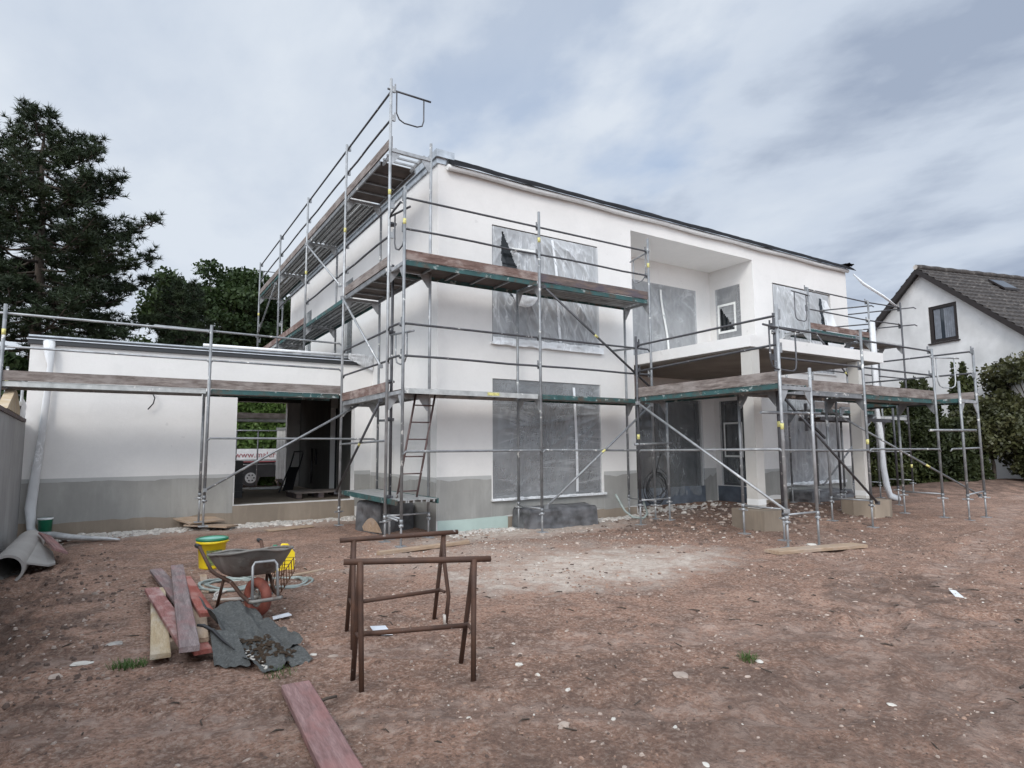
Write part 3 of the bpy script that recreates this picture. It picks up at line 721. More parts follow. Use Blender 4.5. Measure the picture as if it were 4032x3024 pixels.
F3 = film('plastic sheet with an open slit over the upper window right of the balcony', front, W_UR, -.01, MT['film'], 8.0, [[(16.22, 5.52), (16.34, 5.52), (16.66, 3.75), (16.42, 3.72)]], .035, (0, -.12, 0, -.04), 100, 100, .6, (.1, 1.1, 14))
t_ = MB(); t_.grid(lambda u, v: (16.36 + .32 * v + .24 * u + .25 * u * v, Y0 - .03 - .14 * math.sin(v * 3) * u, 5.50 - 1.9 * v), 8, 16); child_of(F3, 'loose_flap', t_, MT['film_white'])
F4 = film('dusty plastic sheet over the lower window right of the columns', front, W_LR, .0, MT['film_dusty'], 11.0, (), .03, (0, 0, 0, 0), 90, 90)
t_ = MB(); t_.grid(lambda u, v: (14.2 + u * 2.8, Y0 - .085 - .012 * abs(nz(u * 22, v * 3, 5)), .50 - .075 * v + .03 * nz(u * 20, v * 5, 1)), 60, 4); child_of(F4, 'bunched_edge', t_, MT['film_white'])
F5 = film('wide plastic sheet with a white vertical seam behind the balcony slab', P_bk, B_U, -.008, MT['film_dusty'], 14.0, (), .026, (0, 0, 0, 0), 90, 90)
t_ = MB(); t_.grid(lambda u, v: (11.46 + .07 * u + .22 * math.sin(v * 2.0) ** 2, LY - .045, 5.45 - 2.0 * v), 2, 16); child_of(F5, 'tape', t_, MT['tape'])
F6 = film('narrow plastic sheet with a taped square hatch on the side wall above the balcony', P_lr, N_U, -.008, MT['film_smooth'], 17.0, [[(10.30, 4.50), (10.74, 4.50), (10.74, 5.12)]], .02, (0, 0, 0, 0), 30, 44)
def tape_ring(Pf, u0, u1, z0, z1, d, root, w=.06):
    for (a, b, c, e) in ((u0, u1, z1 - w, z1), (u0, u1, z0, z0 + w), (u0, u0 + w, z0 + w, z1 - w), (u1 - w, u1, z0 + w, z1 - w)):
        m_ = MB(); m_.quad(Pf(a, c, d), Pf(b, c, d), Pf(b, e, d), Pf(a, e, d)); child_of(root, 'tape', m_, MT['tape'])
tape_ring(P_lr, 10.24, 10.82, 4.42, 5.20, -.035, F6)
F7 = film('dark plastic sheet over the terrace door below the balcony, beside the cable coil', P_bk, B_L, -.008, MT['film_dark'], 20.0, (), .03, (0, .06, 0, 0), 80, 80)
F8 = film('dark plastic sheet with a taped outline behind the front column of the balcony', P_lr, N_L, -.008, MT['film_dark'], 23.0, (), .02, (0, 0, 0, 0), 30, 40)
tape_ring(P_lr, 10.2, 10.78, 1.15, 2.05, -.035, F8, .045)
film('narrow plastic sheet on the left side wall nearer the house corner, above the garage roof', left, S1, -.008, MT['film_dark'], 26.0, (), .015, (0, 0, 0, 0), 16, 40)
film('narrow plastic sheet on the left side wall, the one farther from the house corner', left, S2, -.008, MT['film_dark'], 29.0, (), .015, (0, 0, 0, 0), 16, 40)

# ------------------------------------------------------------------ garage
GY, GX0, GB = 13.05, -1.42, 19.5
gar = thing('garage', 'flat-roofed white garage wing joined to the left of the house, open right through', 'garage', (1.5, GY, 0))
gw = MB()
O1 = (1.85, 4.20, 0.36, 2.58); O2 = (2.35, 4.18, 0.30, 2.83)
gfront = lambda u, z, d: (u, GY + d, z)
wall_sheet(gw, gfront, [GX0, X0 - .001], [-.2, 3.24], [O1], .24)
gw.quad((GX0, GY, -.2), (GX0, GY, 3.24), (GX0, GB, 3.24), (GX0, GB, -.2))
wall_sheet(gw, lambda u, z, d: (u, GB + d, z), [GX0, X0 - .001], [-.2, 3.24], [O2], .2)
gw.build('wall', MT['plaster'], gar)
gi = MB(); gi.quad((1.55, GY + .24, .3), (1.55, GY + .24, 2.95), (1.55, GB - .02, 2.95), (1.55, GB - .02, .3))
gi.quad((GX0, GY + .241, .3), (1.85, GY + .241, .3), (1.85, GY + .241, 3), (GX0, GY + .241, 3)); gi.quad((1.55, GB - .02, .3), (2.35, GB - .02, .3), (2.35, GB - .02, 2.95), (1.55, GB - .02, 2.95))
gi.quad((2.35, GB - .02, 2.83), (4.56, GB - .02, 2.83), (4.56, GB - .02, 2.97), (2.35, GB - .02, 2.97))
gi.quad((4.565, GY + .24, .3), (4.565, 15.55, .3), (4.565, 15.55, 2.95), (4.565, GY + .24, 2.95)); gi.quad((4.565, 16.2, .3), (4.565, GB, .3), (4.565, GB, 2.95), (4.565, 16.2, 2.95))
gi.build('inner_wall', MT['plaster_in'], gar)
gr = MB(); gr.box(GX0 + .02, X0 - .003, GY + .02, GB - .03, 2.96, 3.30); gr.build('roof', MT['grey_foil'], gar)
gf = MB(); gf.box(1.5, X0 - .004, GY + .005, GB - .01, 0.0, 0.30); gf.build('floor', MT['concrete'], gar)
th = MB(); th.box(1.83, 4.22, GY - .012, GY + .10, -.2, .352); th.build('threshold', MT['concrete'], gar)
fa = MB(); fa.box(GX0 - .03, 4.45, GY - .05, GY + .2, 3.243, 3.315); fa.build('roof_edge', MT['frame'], gar)
fb = MB(); fb.box(GX0 - .04, 4.52, GY - .060, GY + .3, 3.333, 3.37); fb.build('edge_trim', MT['frame'], gar)
fc = MB(); fc.box(GX0 - .05, 4.5, GY - .072, GY + .3, 3.318, 3.330); fc.build('bright_strip', MT['bright'], gar)
fe_ = MB(); fe_.box(GX0 - .03, 4.3, GY - .03, GY + .4, 3.373, 3.40); fe_.build('coping', MT['zinc'], gar)
fd = MB(); fd.tube((1.2, GY - .02, 3.435), (4.5, GY - .02, 3.445), .032, 10); fd.build('flashing_roll', MT['white_paint'], gar)
wr_ = MB(); wr_.grid(lambda u, v: (4.0 + .55 * u, GY - .09 - .04 * nz(u * 5, v * 4, 2), 3.48 - (.12 + .24 * u) * v + .03 * nz(u * 8, v * 6)), 12, 10); wr_.build('edge_wrapping', MT['film_foil'], gar)
LT, BC = ('pale_base_coat', 'base_light', gar), ('base_coat', 'base_coat', gar)
band_part(*LT, gfront, GX0, 1.84, .6, .965); band_part(*BC, gfront, GX0, 1.83, .22, .90, .05, .03, .1, 6, .006); band_part('foundation', 'concrete', gar, gfront, GX0, 1.83, -.2, .32, 0, .0, .2, 1, .0035)
band_part(*LT, gfront, 4.205, X0 - .01, .6, .965); band_part(*BC, gfront, 4.21, X0 - .01, .22, .89, .03, .03, .1, 6, .006)
cbm = MB(); cbm.path([(.33, GY, 2.50), (.34, GY - .05, 2.52), (.40, GY - .09, 2.47), (.44, GY - .10, 2.38), (.42, GY - .09, 2.28), (.34, GY - .07, 2.17)], .011, 6); cbm.build('cable_end', MT['black'], gar)
# flattened sleeve serving as a downpipe
dp = MB(); dp.path([(-1.16, GY - .04, 3.30), (-1.15, GY - .10, 3.12), (-1.12, GY - .11, 2.9), (-1.14, GY - .09, 2.4), (-1.17, GY - .09, 1.7), (-1.22, GY - .10, 1.0), (-1.25, GY - .13, .5), (-1.22, GY - .18, .18), (-1.16, GY - .28, .06)],
                  [.09, .08, .045, .05, .055, .07, .08, .06, .07], 12, flat=.5)
single('downpipe_sleeve', dp, MT['film_foil'], 'crumpled grey plastic sleeve hanging as a downpipe at the left garage corner', 'downpipe')
dh = MB(); dh.path([(-1.14, GY - .32, .08), (-.9, 12.45, .09), (-.62, 12.2, .06), (-.35, 11.95, .05), (-.12, 11.75, .05), (.02, 11.65, .04)], [.08, .09, .075, .06, .045, .02], 10, flat=.6)
single('drain_sleeve', dh, MT['foil_pipe'], 'limp grey sleeve lying on the soil below the garage downpipe', 'plastic sleeve')
# ------------------------------------------------------------------ scaffolds
class Scaf:
    def __init__(s, label, loc): s.r = thing('scaffold', label, 'scaffold', loc, 'scaffolds round the house')
    def standard(s, x, y, top, foot=0.0, base=0.36, wedges=(), wd=(0, 0), mat='galv', stick=None, lean=(0, 0), plate=True):
        if foot is not None and abs(foot - gz(x, y)) < .12 and foot < .15: foot = gz(x, y) + .002
        m_ = MB(); m_.path([(x, y, base), (x + lean[0], y + lean[1], top)], .0245, 10)
        for wz in wedges:
            m_.obox((x + wd[0] * .045, y + wd[1] * .045, wz), (.028 if wd[0] else .018, 0, 0), (0, .028 if wd[1] else .018, 0), (0, 0, .05))
            m_.obox((x + wd[0] * .075, y + wd[1] * .075, wz + .03), (.010, 0, 0), (0, .010, 0), (0, 0, .075))
        for cz in (base + .02, ): m_.path([(x, y, cz - .03), (x, y, cz + .03)], .029, 10)
        o = m_.build('standard', MT[mat], s.r)
        if foot is not None:
            j = MB(); j.tube((x, y, foot), (x, y, base + .1), .0175, 8)
            j.path([(x, y, base - .06), (x, y, base - .025)], .038, 8)
            a = random.uniform(0, 3.14); j.beam((x - .09 * math.cos(a), y - .09 * math.sin(a), base - .045), (x + .09 * math.cos(a), y + .09 * math.sin(a), base - .045), .022, .022)
            if plate: j.box(x - .075, x + .075, y - .075, y + .075, foot - .004, foot + .008)
            j.build('base_jack', MT['galv_clean'], o)
        if stick:
            q = MB(); q.path([(x, y, stick - .045), (x, y, stick + .045)], .0262, 10); q.build('sticker', MT['sticker'], o)
        return o
    def transom(s, p, q, mat='galv_clean', gus=(True, True), gdown=.2):
        p, q = Vector(p), Vector(q); d = (q - p).normalized(); m_ = MB(); m_.beam(p + d * .02, q - d * .02, .045, .055)
        side = d.cross(Vector((0, 0, 1)))
        for (c, dd, on) in ((p, d, gus[0]), (q, -d, gus[1])):
            if on:
                a = c + dd * .024 - Vector((0, 0, .027))
                poly = [a, a + dd * .16, a + dd * .12 - Vector((0, 0, .07)), a + dd * .02 - Vector((0, 0, gdown)), a - Vector((0, 0, gdown))]
                m_.prism([v - side * .006 for v in poly], side * .012)
        return m_.build('transom', MT[mat], s.r)
    def basebar(s, p, q):
        m_ = MB(); m_.tube(p, q, .015, 8); m_.build('base_tie', MT['galv_clean'], s.r)
    def deck(s, p0, p1, win, z, kind='steel', edge='teal', width=.66):
        p0 = Vector((*p0, z)); p1 = Vector((*p1, z)); d = (p1 - p0).normalized(); wv = Vector((*win, 0)).normalized()
        p0 = p0 + d * .04 + wv * .035; p1 = p1 - d * .04 + wv * .035; L = (p1 - p0).length; mid = (p0 + p1) / 2
        up_ = Vector((0, 0, 1)); m_ = MB()
        if kind == 'steel':
            for k in range(2):
                c = mid + wv * (width * (k + .5) / 2)
                m_.obox(c - up_ * .006, d * L / 2, wv * (width / 4 - .006), up_ * .004)
                for r_ in (-.62, -.1, .1, .62):
                    m_.obox(c + wv * (width / 4 * r_) - up_ * .028, d * L / 2, wv * .012, up_ * .018)
            o = m_.build('deck', MT['deck'], s.r)
        else:
            m_.obox(mid + wv * width / 2 - up_ * .008, d * L / 2, wv * (width / 2 - .02), up_ * .006)
            o = m_.build('deck', MT['deck_wood' if kind == 'ply' else 'deck'], s.r)
            n = int(L / .42)
            for k in range(1, n):
                b = MB(); c = p0 + d * (L * k / n); b.obox(c + wv * width / 2 - up_ * .033, d * .018, wv * (width / 2 - .03), up_ * .015)
                b.build('cross_bar', MT['galv'], o)
        for k in (0, 1):
            b = MB(); c = mid + wv * (width * k); b.obox(c - up_ * .036, d * L / 2, wv * .012, up_ * .040); b.build('side_rail', MT[edge], o)
        return o
    def toe(s, p0, p1, z, mat='toe', h=.15, out=(0, 0), sag=0.0):
        p0 = Vector((*p0, z)); p1 = Vector((*p1, z)); d = (p1 - p0); L = d.length; d.normalize(); sdv = d.cross(Vector((0, 0, 1)))
        # the board lies along its own x axis so the grain runs lengthwise
        m_ = MB(); n = 14
        for i in range(n):
            a, b = -L / 2 + L * i / n, -L / 2 + L * (i + 1) / n
        vs = []; ph = random.uniform(0, 50)
        for i in range(n + 1):
            x = -L / 2 + L * i / n; t = .006 * nz(x * 1.1, ph); t2 = .005 * nz(x * 2.3, ph + 9)
            vs += [(x, -.015 + t2, 0 + t), (x, .015 + t2, 0 + t), (x, .015 + t2, h + t), (x, -.015 + t2, h + t)]
        fs = []
        for i in range(n):
            o_ = i * 4
            for k in range(4): fs.append((o_ + k, o_ + (k + 1) % 4, o_ + 4 + (k + 1) % 4, o_ + 4 + k))
        fs += [(3, 2, 1, 0), tuple(n * 4 + k for k in range(4))]
        m_.add(vs, fs)
        o = m_.build('toe_board', MT[mat]); o.parent = s.r
        mid = (p0 + p1) / 2 - s.r.location
        o.location = mid; o.rotation_euler = (0, 0, math.atan2(d.y, d.x)); OFF[o.name] = tuple(s.r.location)
        return o
    def rail(s, p, q, mat='galv_dark', r=.0185, bow=0.0):
        p, q = Vector(p), Vector(q); d = (q - p).normalized(); m_ = MB()
        m_.path([p - Vector((0, 0, .045)), p + d * .05 + Vector((0, 0, 0)), p + (q - p) * .25 + Vector((0, 0, bow)), (p + q) / 2 + Vector((0, 0, bow * .6)), p + (q - p) * .75 - Vector((0, 0, bow)), q - d * .05, q - Vector((0, 0, .045))], [r * .7, r, r, r, r, r, r * .7], 8)
        return m_.build('guard_rail', MT[mat], s.r)
    def brace(s, p, q, mat='galv', r=.021, tape=None):
        m_ = MB(); m_.tube(p, q, r, 8)
        for e_ in (p, q): m_.obox(e_, (.03, 0, 0), (0, .03, 0), (0, 0, .03))
        o = m_.build('brace', MT[mat], s.r)
        if tape:
            a, b = Vector(p), Vector(q); t_ = MB(); t_.tube(a.lerp(b, tape), a.lerp(b, tape + .028), r * 1.06, 8); t_.build('sticker', MT['sticker'], o)
    def endguard(s, p, d, mat='galv_dark', L=.72, drop=.52):
        p = Vector(p); d = Vector((*d, 0)).normalized(); z = Vector((0, 0, 1)); m_ = MB()
        m_.tube(p - d * .06, p + d * L, .017, 8)
        a, b = p + d * .10, p + d * (L - .13)
        m_.path([a, a - z * (drop - .14), a - z * (drop - .04) + d * .05, a - z * drop + d * .14, b - z * drop - d * .12, b - z * (drop - .04) - d * .03, b - z * (drop - .14), b], .0125, 8)
        return m_.build('end_guard', MT[mat], s.r)
    def coupler(s, p):
        m_ = MB(); m_.path([Vector(p) - Vector((0, 0, .03)), Vector(p) + Vector((0, 0, .03))], .042, 8); m_.obox(Vector(p) + Vector((.05, 0, 0)), (.02, 0, 0), (0, .05, 0), (0, 0, .018))
        m_.build('coupler', MT['galv_dark'], s.r)
    def tie(s, p, q):
        m_ = MB(); m_.tube(p, q, .023, 8); m_.build('wall_tie', MT['galv'], s.r)

# ---- A: front of the house, left part
A = Scaf('two-storey scaffold along the left part of the front wall, with ladder inside', (6.1, 8.75, 0))
AX = [3.53, 6.07, 8.73]; AYo, AYi = 8.71, 9.44; D1, D2 = 2.35, 4.35
A.standard(AX[0], AYo, 5.52, .01, .34, (2.85, 3.35, 4.85, 5.35), (0, 1), stick=4.95)
A.standard(AX[1], AYo, 5.62, .0, .36, (2.85, 3.35, 4.85, 5.35), (0, 1), stick=5.1)
A.standard(AX[2], AYo, 5.60, .0, .36, (2.85, 4.85, 5.35), (0, 1), stick=5.05)
A.standard(AX[0] + .10, AYi, 4.46, .0, .36, mat='galv_dark')
A.standard(AX[1], AYi, 4.32, .0, .42); A.standard(AX[2], AYi, 4.32, .05, .42)
for x in AX:
    A.transom((x, AYo, D2 - .06), (x, AYi, D2 - .06)); 
for x in AX: A.transom((x, AYo, D1 - .06), (x, AYi, D1 - .06))
for x in AX: A.basebar((x, AYo, .40), (x, AYi, .40))
for i in (0, 1):
    a, b = AX[i], AX[i + 1]
    A.deck((a, AYo), (b, AYo), (0, 1), D2, 'steel' if i else 'ply', 'teal')
    A.toe((a + .03, AYo + .02), (b - .03, AYo + .02), D2 + .01, ('toe_red', 'toe_dark')[i])
    A.rail((a, AYo + .03, D2 + 1.0), (b, AYo + .03, D2 + 1.0)); A.rail((a, AYo + .03, D2 + .5), (b, AYo + .03, D2 + .5), bow=.008)
    A.rail((a, AYo + .03, D1 + 1.0), (b, AYo + .03, D1 + 1.0)); A.rail((a, AYo + .03, D1 + .5), (b, AYo + .03, D1 + .5), bow=.006)
A.deck((AX[0], AYo), (AX[1], AYo), (0, 1), D1, 'ply', 'alu'); A.deck((AX[1], AYo), (AX[2], AYo), (0, 1), D1, 'steel', 'teal')
st = MB(); st.quad((5.02, AYo + .019, D1 - .055), (5.25, AYo + .019, D1 - .055), (5.25, AYo + .019, D1 - .004), (5.02, AYo + .019, D1 - .004)); st.build('sticker', MT['sticker'], A.r)
A.rail((AX[0], AYo - .03, 1.39), (AX[1], AYo - .03, 1.39), 'galv'); A.rail((AX[1], AYo - .03, 1.39), (AX[2] - .4, AYo - .03, 1.37), 'galv')
A.brace((6.13, AYo - .05, 4.25), (8.70, AYo - .05, 2.55), 'galv_dark', tape=.44)
A.brace((6.12, AYo - .05, .43), (8.64, AYo - .05, 2.24), 'galv', tape=.5)
A.endguard((AX[2], AYo, 5.33), (.25, 1), 'galv')
A.tie((AX[2] - .03, 8.95, 3.42), (8.62, Y0, 3.45))
# the corner: short cross pieces between front and side scaffold
A.rail((3.475, 9.20, 3.35), (3.50, 8.75, 3.35), 'galv_dark'); A.rail((3.475, 9.20, 2.85), (3.50, 8.75, 2.85), 'galv_dark'); A.rail((3.475, 9.2, 5.2), (3.5, 8.75, 5.3), 'galv_dark')
for zc in (5.1, 3.3, 2.5, 1.9, .68): A.coupler((3.55, 9.32, zc))

# ---- ladder leaning inside the front scaffold
ldr = thing('ladder', 'red-brown steel ladder standing inside the front scaffold near the house corner', 'ladder', (4.2, 9.1, .66))
def lpt(t, s_): return Vector((3.86 + .26 * t + s_ * .17, 9.30 - .12 * t, .66 + 1.66 * t))
for s_ in (-1, 1):
    m_ = MB(); m_.tube(lpt(0, s_), lpt(1, s_), .017, 8); m_.build('side_rail', MT['ladder'], ldr)
for k in range(6):
    m_ = MB(); t = .06 + k * .165; m_.tube(lpt(t, -1), lpt(t, 1), .011, 8); m_.build('rung', MT['ladder'], ldr)

# ---- L: left side of the house
Ls = Scaf('tall three-level scaffold climbing the left side wall above the garage roof', (3.8, 14.0, 0))
LXo, LXi = 3.475, 4.205; LYs = [9.23, 11.63, 14.68, 17.75, 20.82]; E1, E2, E3 = 2.33, 4.385, 6.385
foots = [.0, -.05, 3.45, 3.45, 3.45]
for i, y in enumerate(LYs):
    lo = foots[i]; base = lo + (.36 if lo < 1 else .12)
    Ls.standard(LXo, y, 7.56 if i == 0 else 7.46, lo, base, (4.885, 5.385, 6.885, 7.385), (1, 0), 'galv_clean' if i < 3 else 'galv', stick=(5.6, 5.7, 5.6, None, 5.75)[i])
    Ls.standard(LXi, y, 6.62 if i == 0 else 6.30, lo if i != 1 else .31, base, (), (0, 0), 'galv_clean' if i == 0 else 'galv')
    Ls.transom((LXo, y, E3 - .06), (LXi, y, E3 - .06)); Ls.transom((LXo, y, E2 - .06), (LXi, y, E2 - .06))
Ls.transom((LXo, LYs[1], E1 - .06), (LXi, LYs[1], E1 - .06)); Ls.transom((LXo, LYs[0], E1 - .06), (LXi, LYs[0], E1 - .06))
for i in range(4):
    a, b = LYs[i], LYs[i + 1]
    if i == 0:
        Ls.deck((LXo, a + .55), (LXo, b), (1, 0), E3, 'ply', 'galv'); fr_ = MB()
        for k in range(3): fr_.beam((LXo + .04, a + .1 + .17 * k, E3 - .03), (LXi - .1, a + .1 + .17 * k, E3 - .03), .03, .03)
        fr_.beam((LXo + .10, a, E3 - .035), (LXo + .10, a + .6, E3 - .035), .03, .06); fr_.beam((LXi - .12, a, E3 - .035), (LXi - .12, a + .6, E3 - .035), .03, .06)
        fr_.build('open_deck_frame', MT['galv_clean'], Ls.r)
        Ls.deck((LXo, a), (LXo, b), (1, 0), E2, 'ply', 'galv'); Ls.deck((LXo, a), (LXo, b), (1, 0), E1, 'steel', 'galv_clean')
        Ls.toe((LXo + .02, a), (LXo + .02, b), E1 + .01, 'toe_red')
    else:
        Ls.deck((LXo, a), (LXo, b), (1, 0), E3, 'steel', 'galv' if i < 3 else 'teal'); Ls.deck((LXo, a), (LXo, b), (1, 0), E2 - (.02 if i == 1 else 0), 'steel', ('teal', 'teal', 'alu')[i - 1])
    Ls.toe((LXo + .02, a + .03), (LXo + .02, b - .03), E3 + .01, 'toe')
    if i != 1: Ls.toe((LXo + .02, a + .03), (LXo + .02, b - .03), E2 + .01, 'toe' if i == 0 else 'toe_red')
    for dz in (.5, 1.0):
        Ls.rail((LXo + .03, a, E3 + dz), (LXo + .03, b, E3 + dz), bow=.012 if dz < 1 else 0)
        if i < 2 or (i == 2 and dz > .6): Ls.rail((LXo + .03, a, E2 + dz), (LXo + .03, b, E2 + dz), bow=.01 if dz < 1 else 0)
Ls.rail((LXo + .03, LYs[0], E1 + 1), (LXo + .03, LYs[1], E1 + .98)); Ls.rail((LXo + .03, LYs[0], E1 + .5), (LXo + .03, LYs[1], E1 + .5))
Ls.rail((LXo, LYs[0], 1.56), (LXo, LYs[1], 1.52), 'galv')
Ls.basebar((LXo, LYs[0], .40), (LXo, 8.72, .38)); Ls.basebar((LXo, LYs[0], .40), (LXi, LYs[0], .40))
Ls.brace((LXo - .05, 14.53, 6.25), (LXo - .05, 11.72, 4.61), 'galv_clean'); Ls.brace((LXo - .05, 11.55, 4.33), (LXo - .05, 9.39, 2.75), 'galv_clean'); Ls.brace((LXo - .05, 9.37, 2.2), (LXo - .05, 11.68, .62), 'galv_dark', tape=.42)
Ls.brace((LXo - .05, 20.7, 5.0), (LXo - .05, 18.0, 6.1), 'galv')
Ls.endguard((LXo, LYs[0], 7.37), (1, 0)); Ls.endguard((LXo, LYs[-1], 7.2), (1, 0), 'galv'); Ls.endguard((3.60, 8.75, 5.2), (-.12, .6), 'galv_dark', .5, .62)
Ls.endguard((3.7, 8.8, 3.25), (-.2, .6), 'galv', .5, .5)
Ls.deck((LXo, 8.80), (LXo, LYs[1] - .02), (1, 0), .66, 'steel', 'teal', .68); Ls.tie((LXi, LYs[1], 1.98), (4.56, LYs[1] + .1, 2.0))
fr_ = MB(); fr_.obox((LXo + .03, LYs[0] + .06, E3 + .09), (.012, 0, 0), (0, .05, 0), (0, 0, .1)); fr_.build('toe_board', MT['toe'], Ls.r)

# ---- G: in front of the garage
G = Scaf('low one-level scaffold in front of the garage, boarded with long planks', (0.4, 12.0, 0))
GXs = [-1.59, 1.19]; GYo, GYi = 11.63, 12.36; GD = 2.47
G.standard(GXs[1], GYo, 3.58, .16, .62, (2.97, 3.47), (0, 1)); G.standard(GXs[1], GYi, GD - .02, .16, .62, mat='galv')
G.standard(GXs[0], GYo, 3.62, -.1, .4, (2.97, 3.47), (0, 1), stick=3.2); G.standard(GXs[0], GYi, GD - .02, -.1, .4)
for x in GXs: G.transom((x, GYo, GD - .06), (x, GYi, GD - .06), 'galv')
G.deck((GXs[0] - .6, GYo), (GXs[1], GYo), (0, 1), GD, 'steel', 'alu'); G.deck((GXs[1], GYo), (LXo, GYo), (0, 1), GD, 'steel', 'teal')
G.toe((GXs[0] - .5, GYo + .02), (GXs[1] - .03, GYo + .02), GD + .01, 'toe'); G.toe((GXs[1] + .03, GYo + .02), (LXo - .02, GYo + .02), GD + .01, 'toe')
G.rail((GXs[0] - .3, GYo + .03, GD + 1.02), (GXs[1], GYo + .03, GD + 1.0), 'galv_clean'); G.rail((GXs[1] - .9, GYo + .06, GD + 1.03), (LXo, GYo + .03, GD + .98), 'galv')
G.rail((GXs[0] - .3, GYo + .03, GD + .52), (GXs[1], GYo + .03, GD + .5), 'galv_clean'); G.rail((GXs[1], GYo + .03, GD + .5), (LXo, GYo + .03, GD + .48), 'galv')
G.rail((GXs[1], GYo - .03, 1.63), (LXo + .7, GYo - .03, 1.62), 'galv'); G.brace((1.19, GYo - .05, .76), (4.03, GYo - .05, 2.41), 'galv', tape=None)

# ---- B: run out towards the garden beside the balcony
B = Scaf('scaffold wrapped around the front of the balcony slab and columns', (10.5, 6.4, 0))
BXo, BXi = 8.05, 8.80; BYs = [8.41, 5.46]; BD = 2.35
B.standard(BXo, BYs[0], 3.50, .0, .42, (2.85, 3.35), (1, 0), 'galv_dark', stick=1.62); B.standard(BXi, BYs[0], 2.32, .02, .44, mat='galv', stick=None)
B.standard(BXo, BYs[1], 3.52, .06, .40, (2.85, 3.35), (1, 0), 'galv_clean', stick=1.72); B.standard(BXi, BYs[1], 2.62, .06, .42, mat='galv_clean')
for y in BYs: B.transom((BXo, y, BD - .06), (BXi, y, BD - .06), 'galv_clean' if y < 6 else 'galv'); B.basebar((BXo, y, .46), (BXi, y, .46))
B.deck((BXo, BYs[0]), (BXo, BYs[1]), (1, 0), BD, 'steel', 'teal'); B.toe((BXo + .02, BYs[0]), (BXo + .02, BYs[1]), BD + .01, 'toe', .17)
B.rail((BXo + .03, BYs[0], 3.33), (BXo + .03, BYs[1], 3.36)); B.rail((BXo + .03, BYs[0], 2.84), (BXo + .03, BYs[1], 2.93))
B.rail((BXo, BYs[0], 1.37), (BXo, BYs[1], 1.39), 'galv_clean'); B.brace((BXo - .05, 8.35, 2.24), (BXo - .05, 5.42, .52), 'galv_clean')
B.endguard((BXo - .35, BYs[1] - .05, 3.17), (1, .12), 'galv_dark', 1.0, .62)
B.tie((BXo - .1, BYs[0], 1.48), (BXi + .1, BYs[0], 1.50)); B.tie((8.2, BYs[1] + .45, 1.95), (9.75, BYs[1] + .45, 1.97))
DXs = [8.72, 11.27, 13.93]; DYo, DYi = 5.97, 6.70
B.standard(DXs[0], DYo, 3.56, -.08, .36, (2.85, 3.35), (0, 1), 'galv_dark', stick=1.78); B.standard(DXs[1], DYo, 3.54, -.08, .42, (2.85, 3.35), (0, 1), 'galv', stick=1.5)
B.standard(DXs[2], DYo, 3.40, -.04, .42, (2.85, 3.35), (0, 1)); 
for x in DXs: B.standard(x, DYi, 2.32, -.02, .44, mat='galv')
for x in DXs[:3]: B.transom((x, DYo, BD - .06), (x, DYi, BD - .06), 'galv'); B.basebar((x, DYo, .46), (x, DYi, .46))
for i in (0, 1):
    a, b = DXs[i], DXs[i + 1]
    B.deck((a, DYo), (b, DYo), (0, 1), BD, ('ply', 'steel')[i], ('galv', 'teal')[i]); B.toe((a + (.15 if i == 0 else .03), DYo + .02), (b - .03, DYo + .02), BD + .01, 'toe', .17)
    B.rail((a, DYo + .03, 3.35), (b, DYo + .03, 3.35)); B.rail((a, DYo + .03, 2.85), (b, DYo + .03, 2.85)); B.rail((a, DYo - .03, 1.37), (b, DYo - .03, 1.35), 'galv')
B.brace((8.78, DYo - .05, 2.22), (11.38, DYo - .05, .42), 'galv_dark'); B.brace((11.4, DYi, 2.1), (14.9, 5.7, .40), 'galv', tape=.62)
B.endguard((DXs[2], DYo, 3.22), (.9, -.25), 'galv_clean', .72, .62)
for zc in (3.33, 3.25): B.coupler((DXs[0], DYo, zc))

# ---- C and E: right-hand corner of the house
Es = Scaf('scaffold at the right-hand house corner, reaching above the balcony level', (16.0, 8.0, 0))
CXo, CXi, CY = 14.77, 14.02, 5.57
Es.standard(CXo, CY, 3.43, -.06, .42, (2.85, 3.35), (-1, 0)); Es.standard(CXi, CY, 2.70, -.06, .42)
Es.transom((CXi, CY, BD - .05), (CXo, CY, BD - .05), 'galv_clean'); Es.basebar((CXi, CY, .46), (CXo, CY, .50))
Es.deck((CXo, CY), (CXo, 7.8), (-1, 0), BD, 'steel', 'teal'); Es.toe((CXo - .02, CY + .03), (CXo - .02, 7.8), BD + .01, 'toe')
for z_ in (3.35, 2.9): Es.rail((CXo - .03, CY, z_), (CXo - .03, 8.0, z_))
Es.standard(CXo, 8.0, 3.43, .0, .42); Es.standard(CXi, 8.0, 2.3, .0, .42); Es.transom((CXi, 8.0, BD - .05), (CXo, 8.0, BD - .05)); Es.rail((CXo, CY, 1.37), (DXs[2], CY + .2, 1.35), 'galv'); Es.tie((13.2, 5.8, 1.72), (14.3, 5.45, 1.72))
EXs = [14.15, 16.92, 18.65]; EYo, EYi = 8.71, 9.40; ED = 4.30
Es.standard(EXs[0], EYo, 5.33, .0, .42, (4.8, 5.3), (0, 1)); Es.standard(EXs[1], EYo, 5.34, .02, .42, (4.8, 5.3), (0, 1)); Es.standard(EXs[2], EYo, 5.50, .0, .42, (4.8, 5.3), (0, 1), 'galv_dark', stick=.85)
for x in EXs[:2]: Es.standard(x, EYi, 4.2, .02, .42)
Es.standard(EXs[2], EYi, 4.2, .02, .42)
for x in EXs: Es.transom((x, EYo, ED - .06), (x, EYi, ED - .06), 'galv_clean'); Es.basebar((x, EYo, .46), (x, EYi, .46)); Es.transom((x, EYo, 2.24), (x, EYi, 2.24), 'galv')
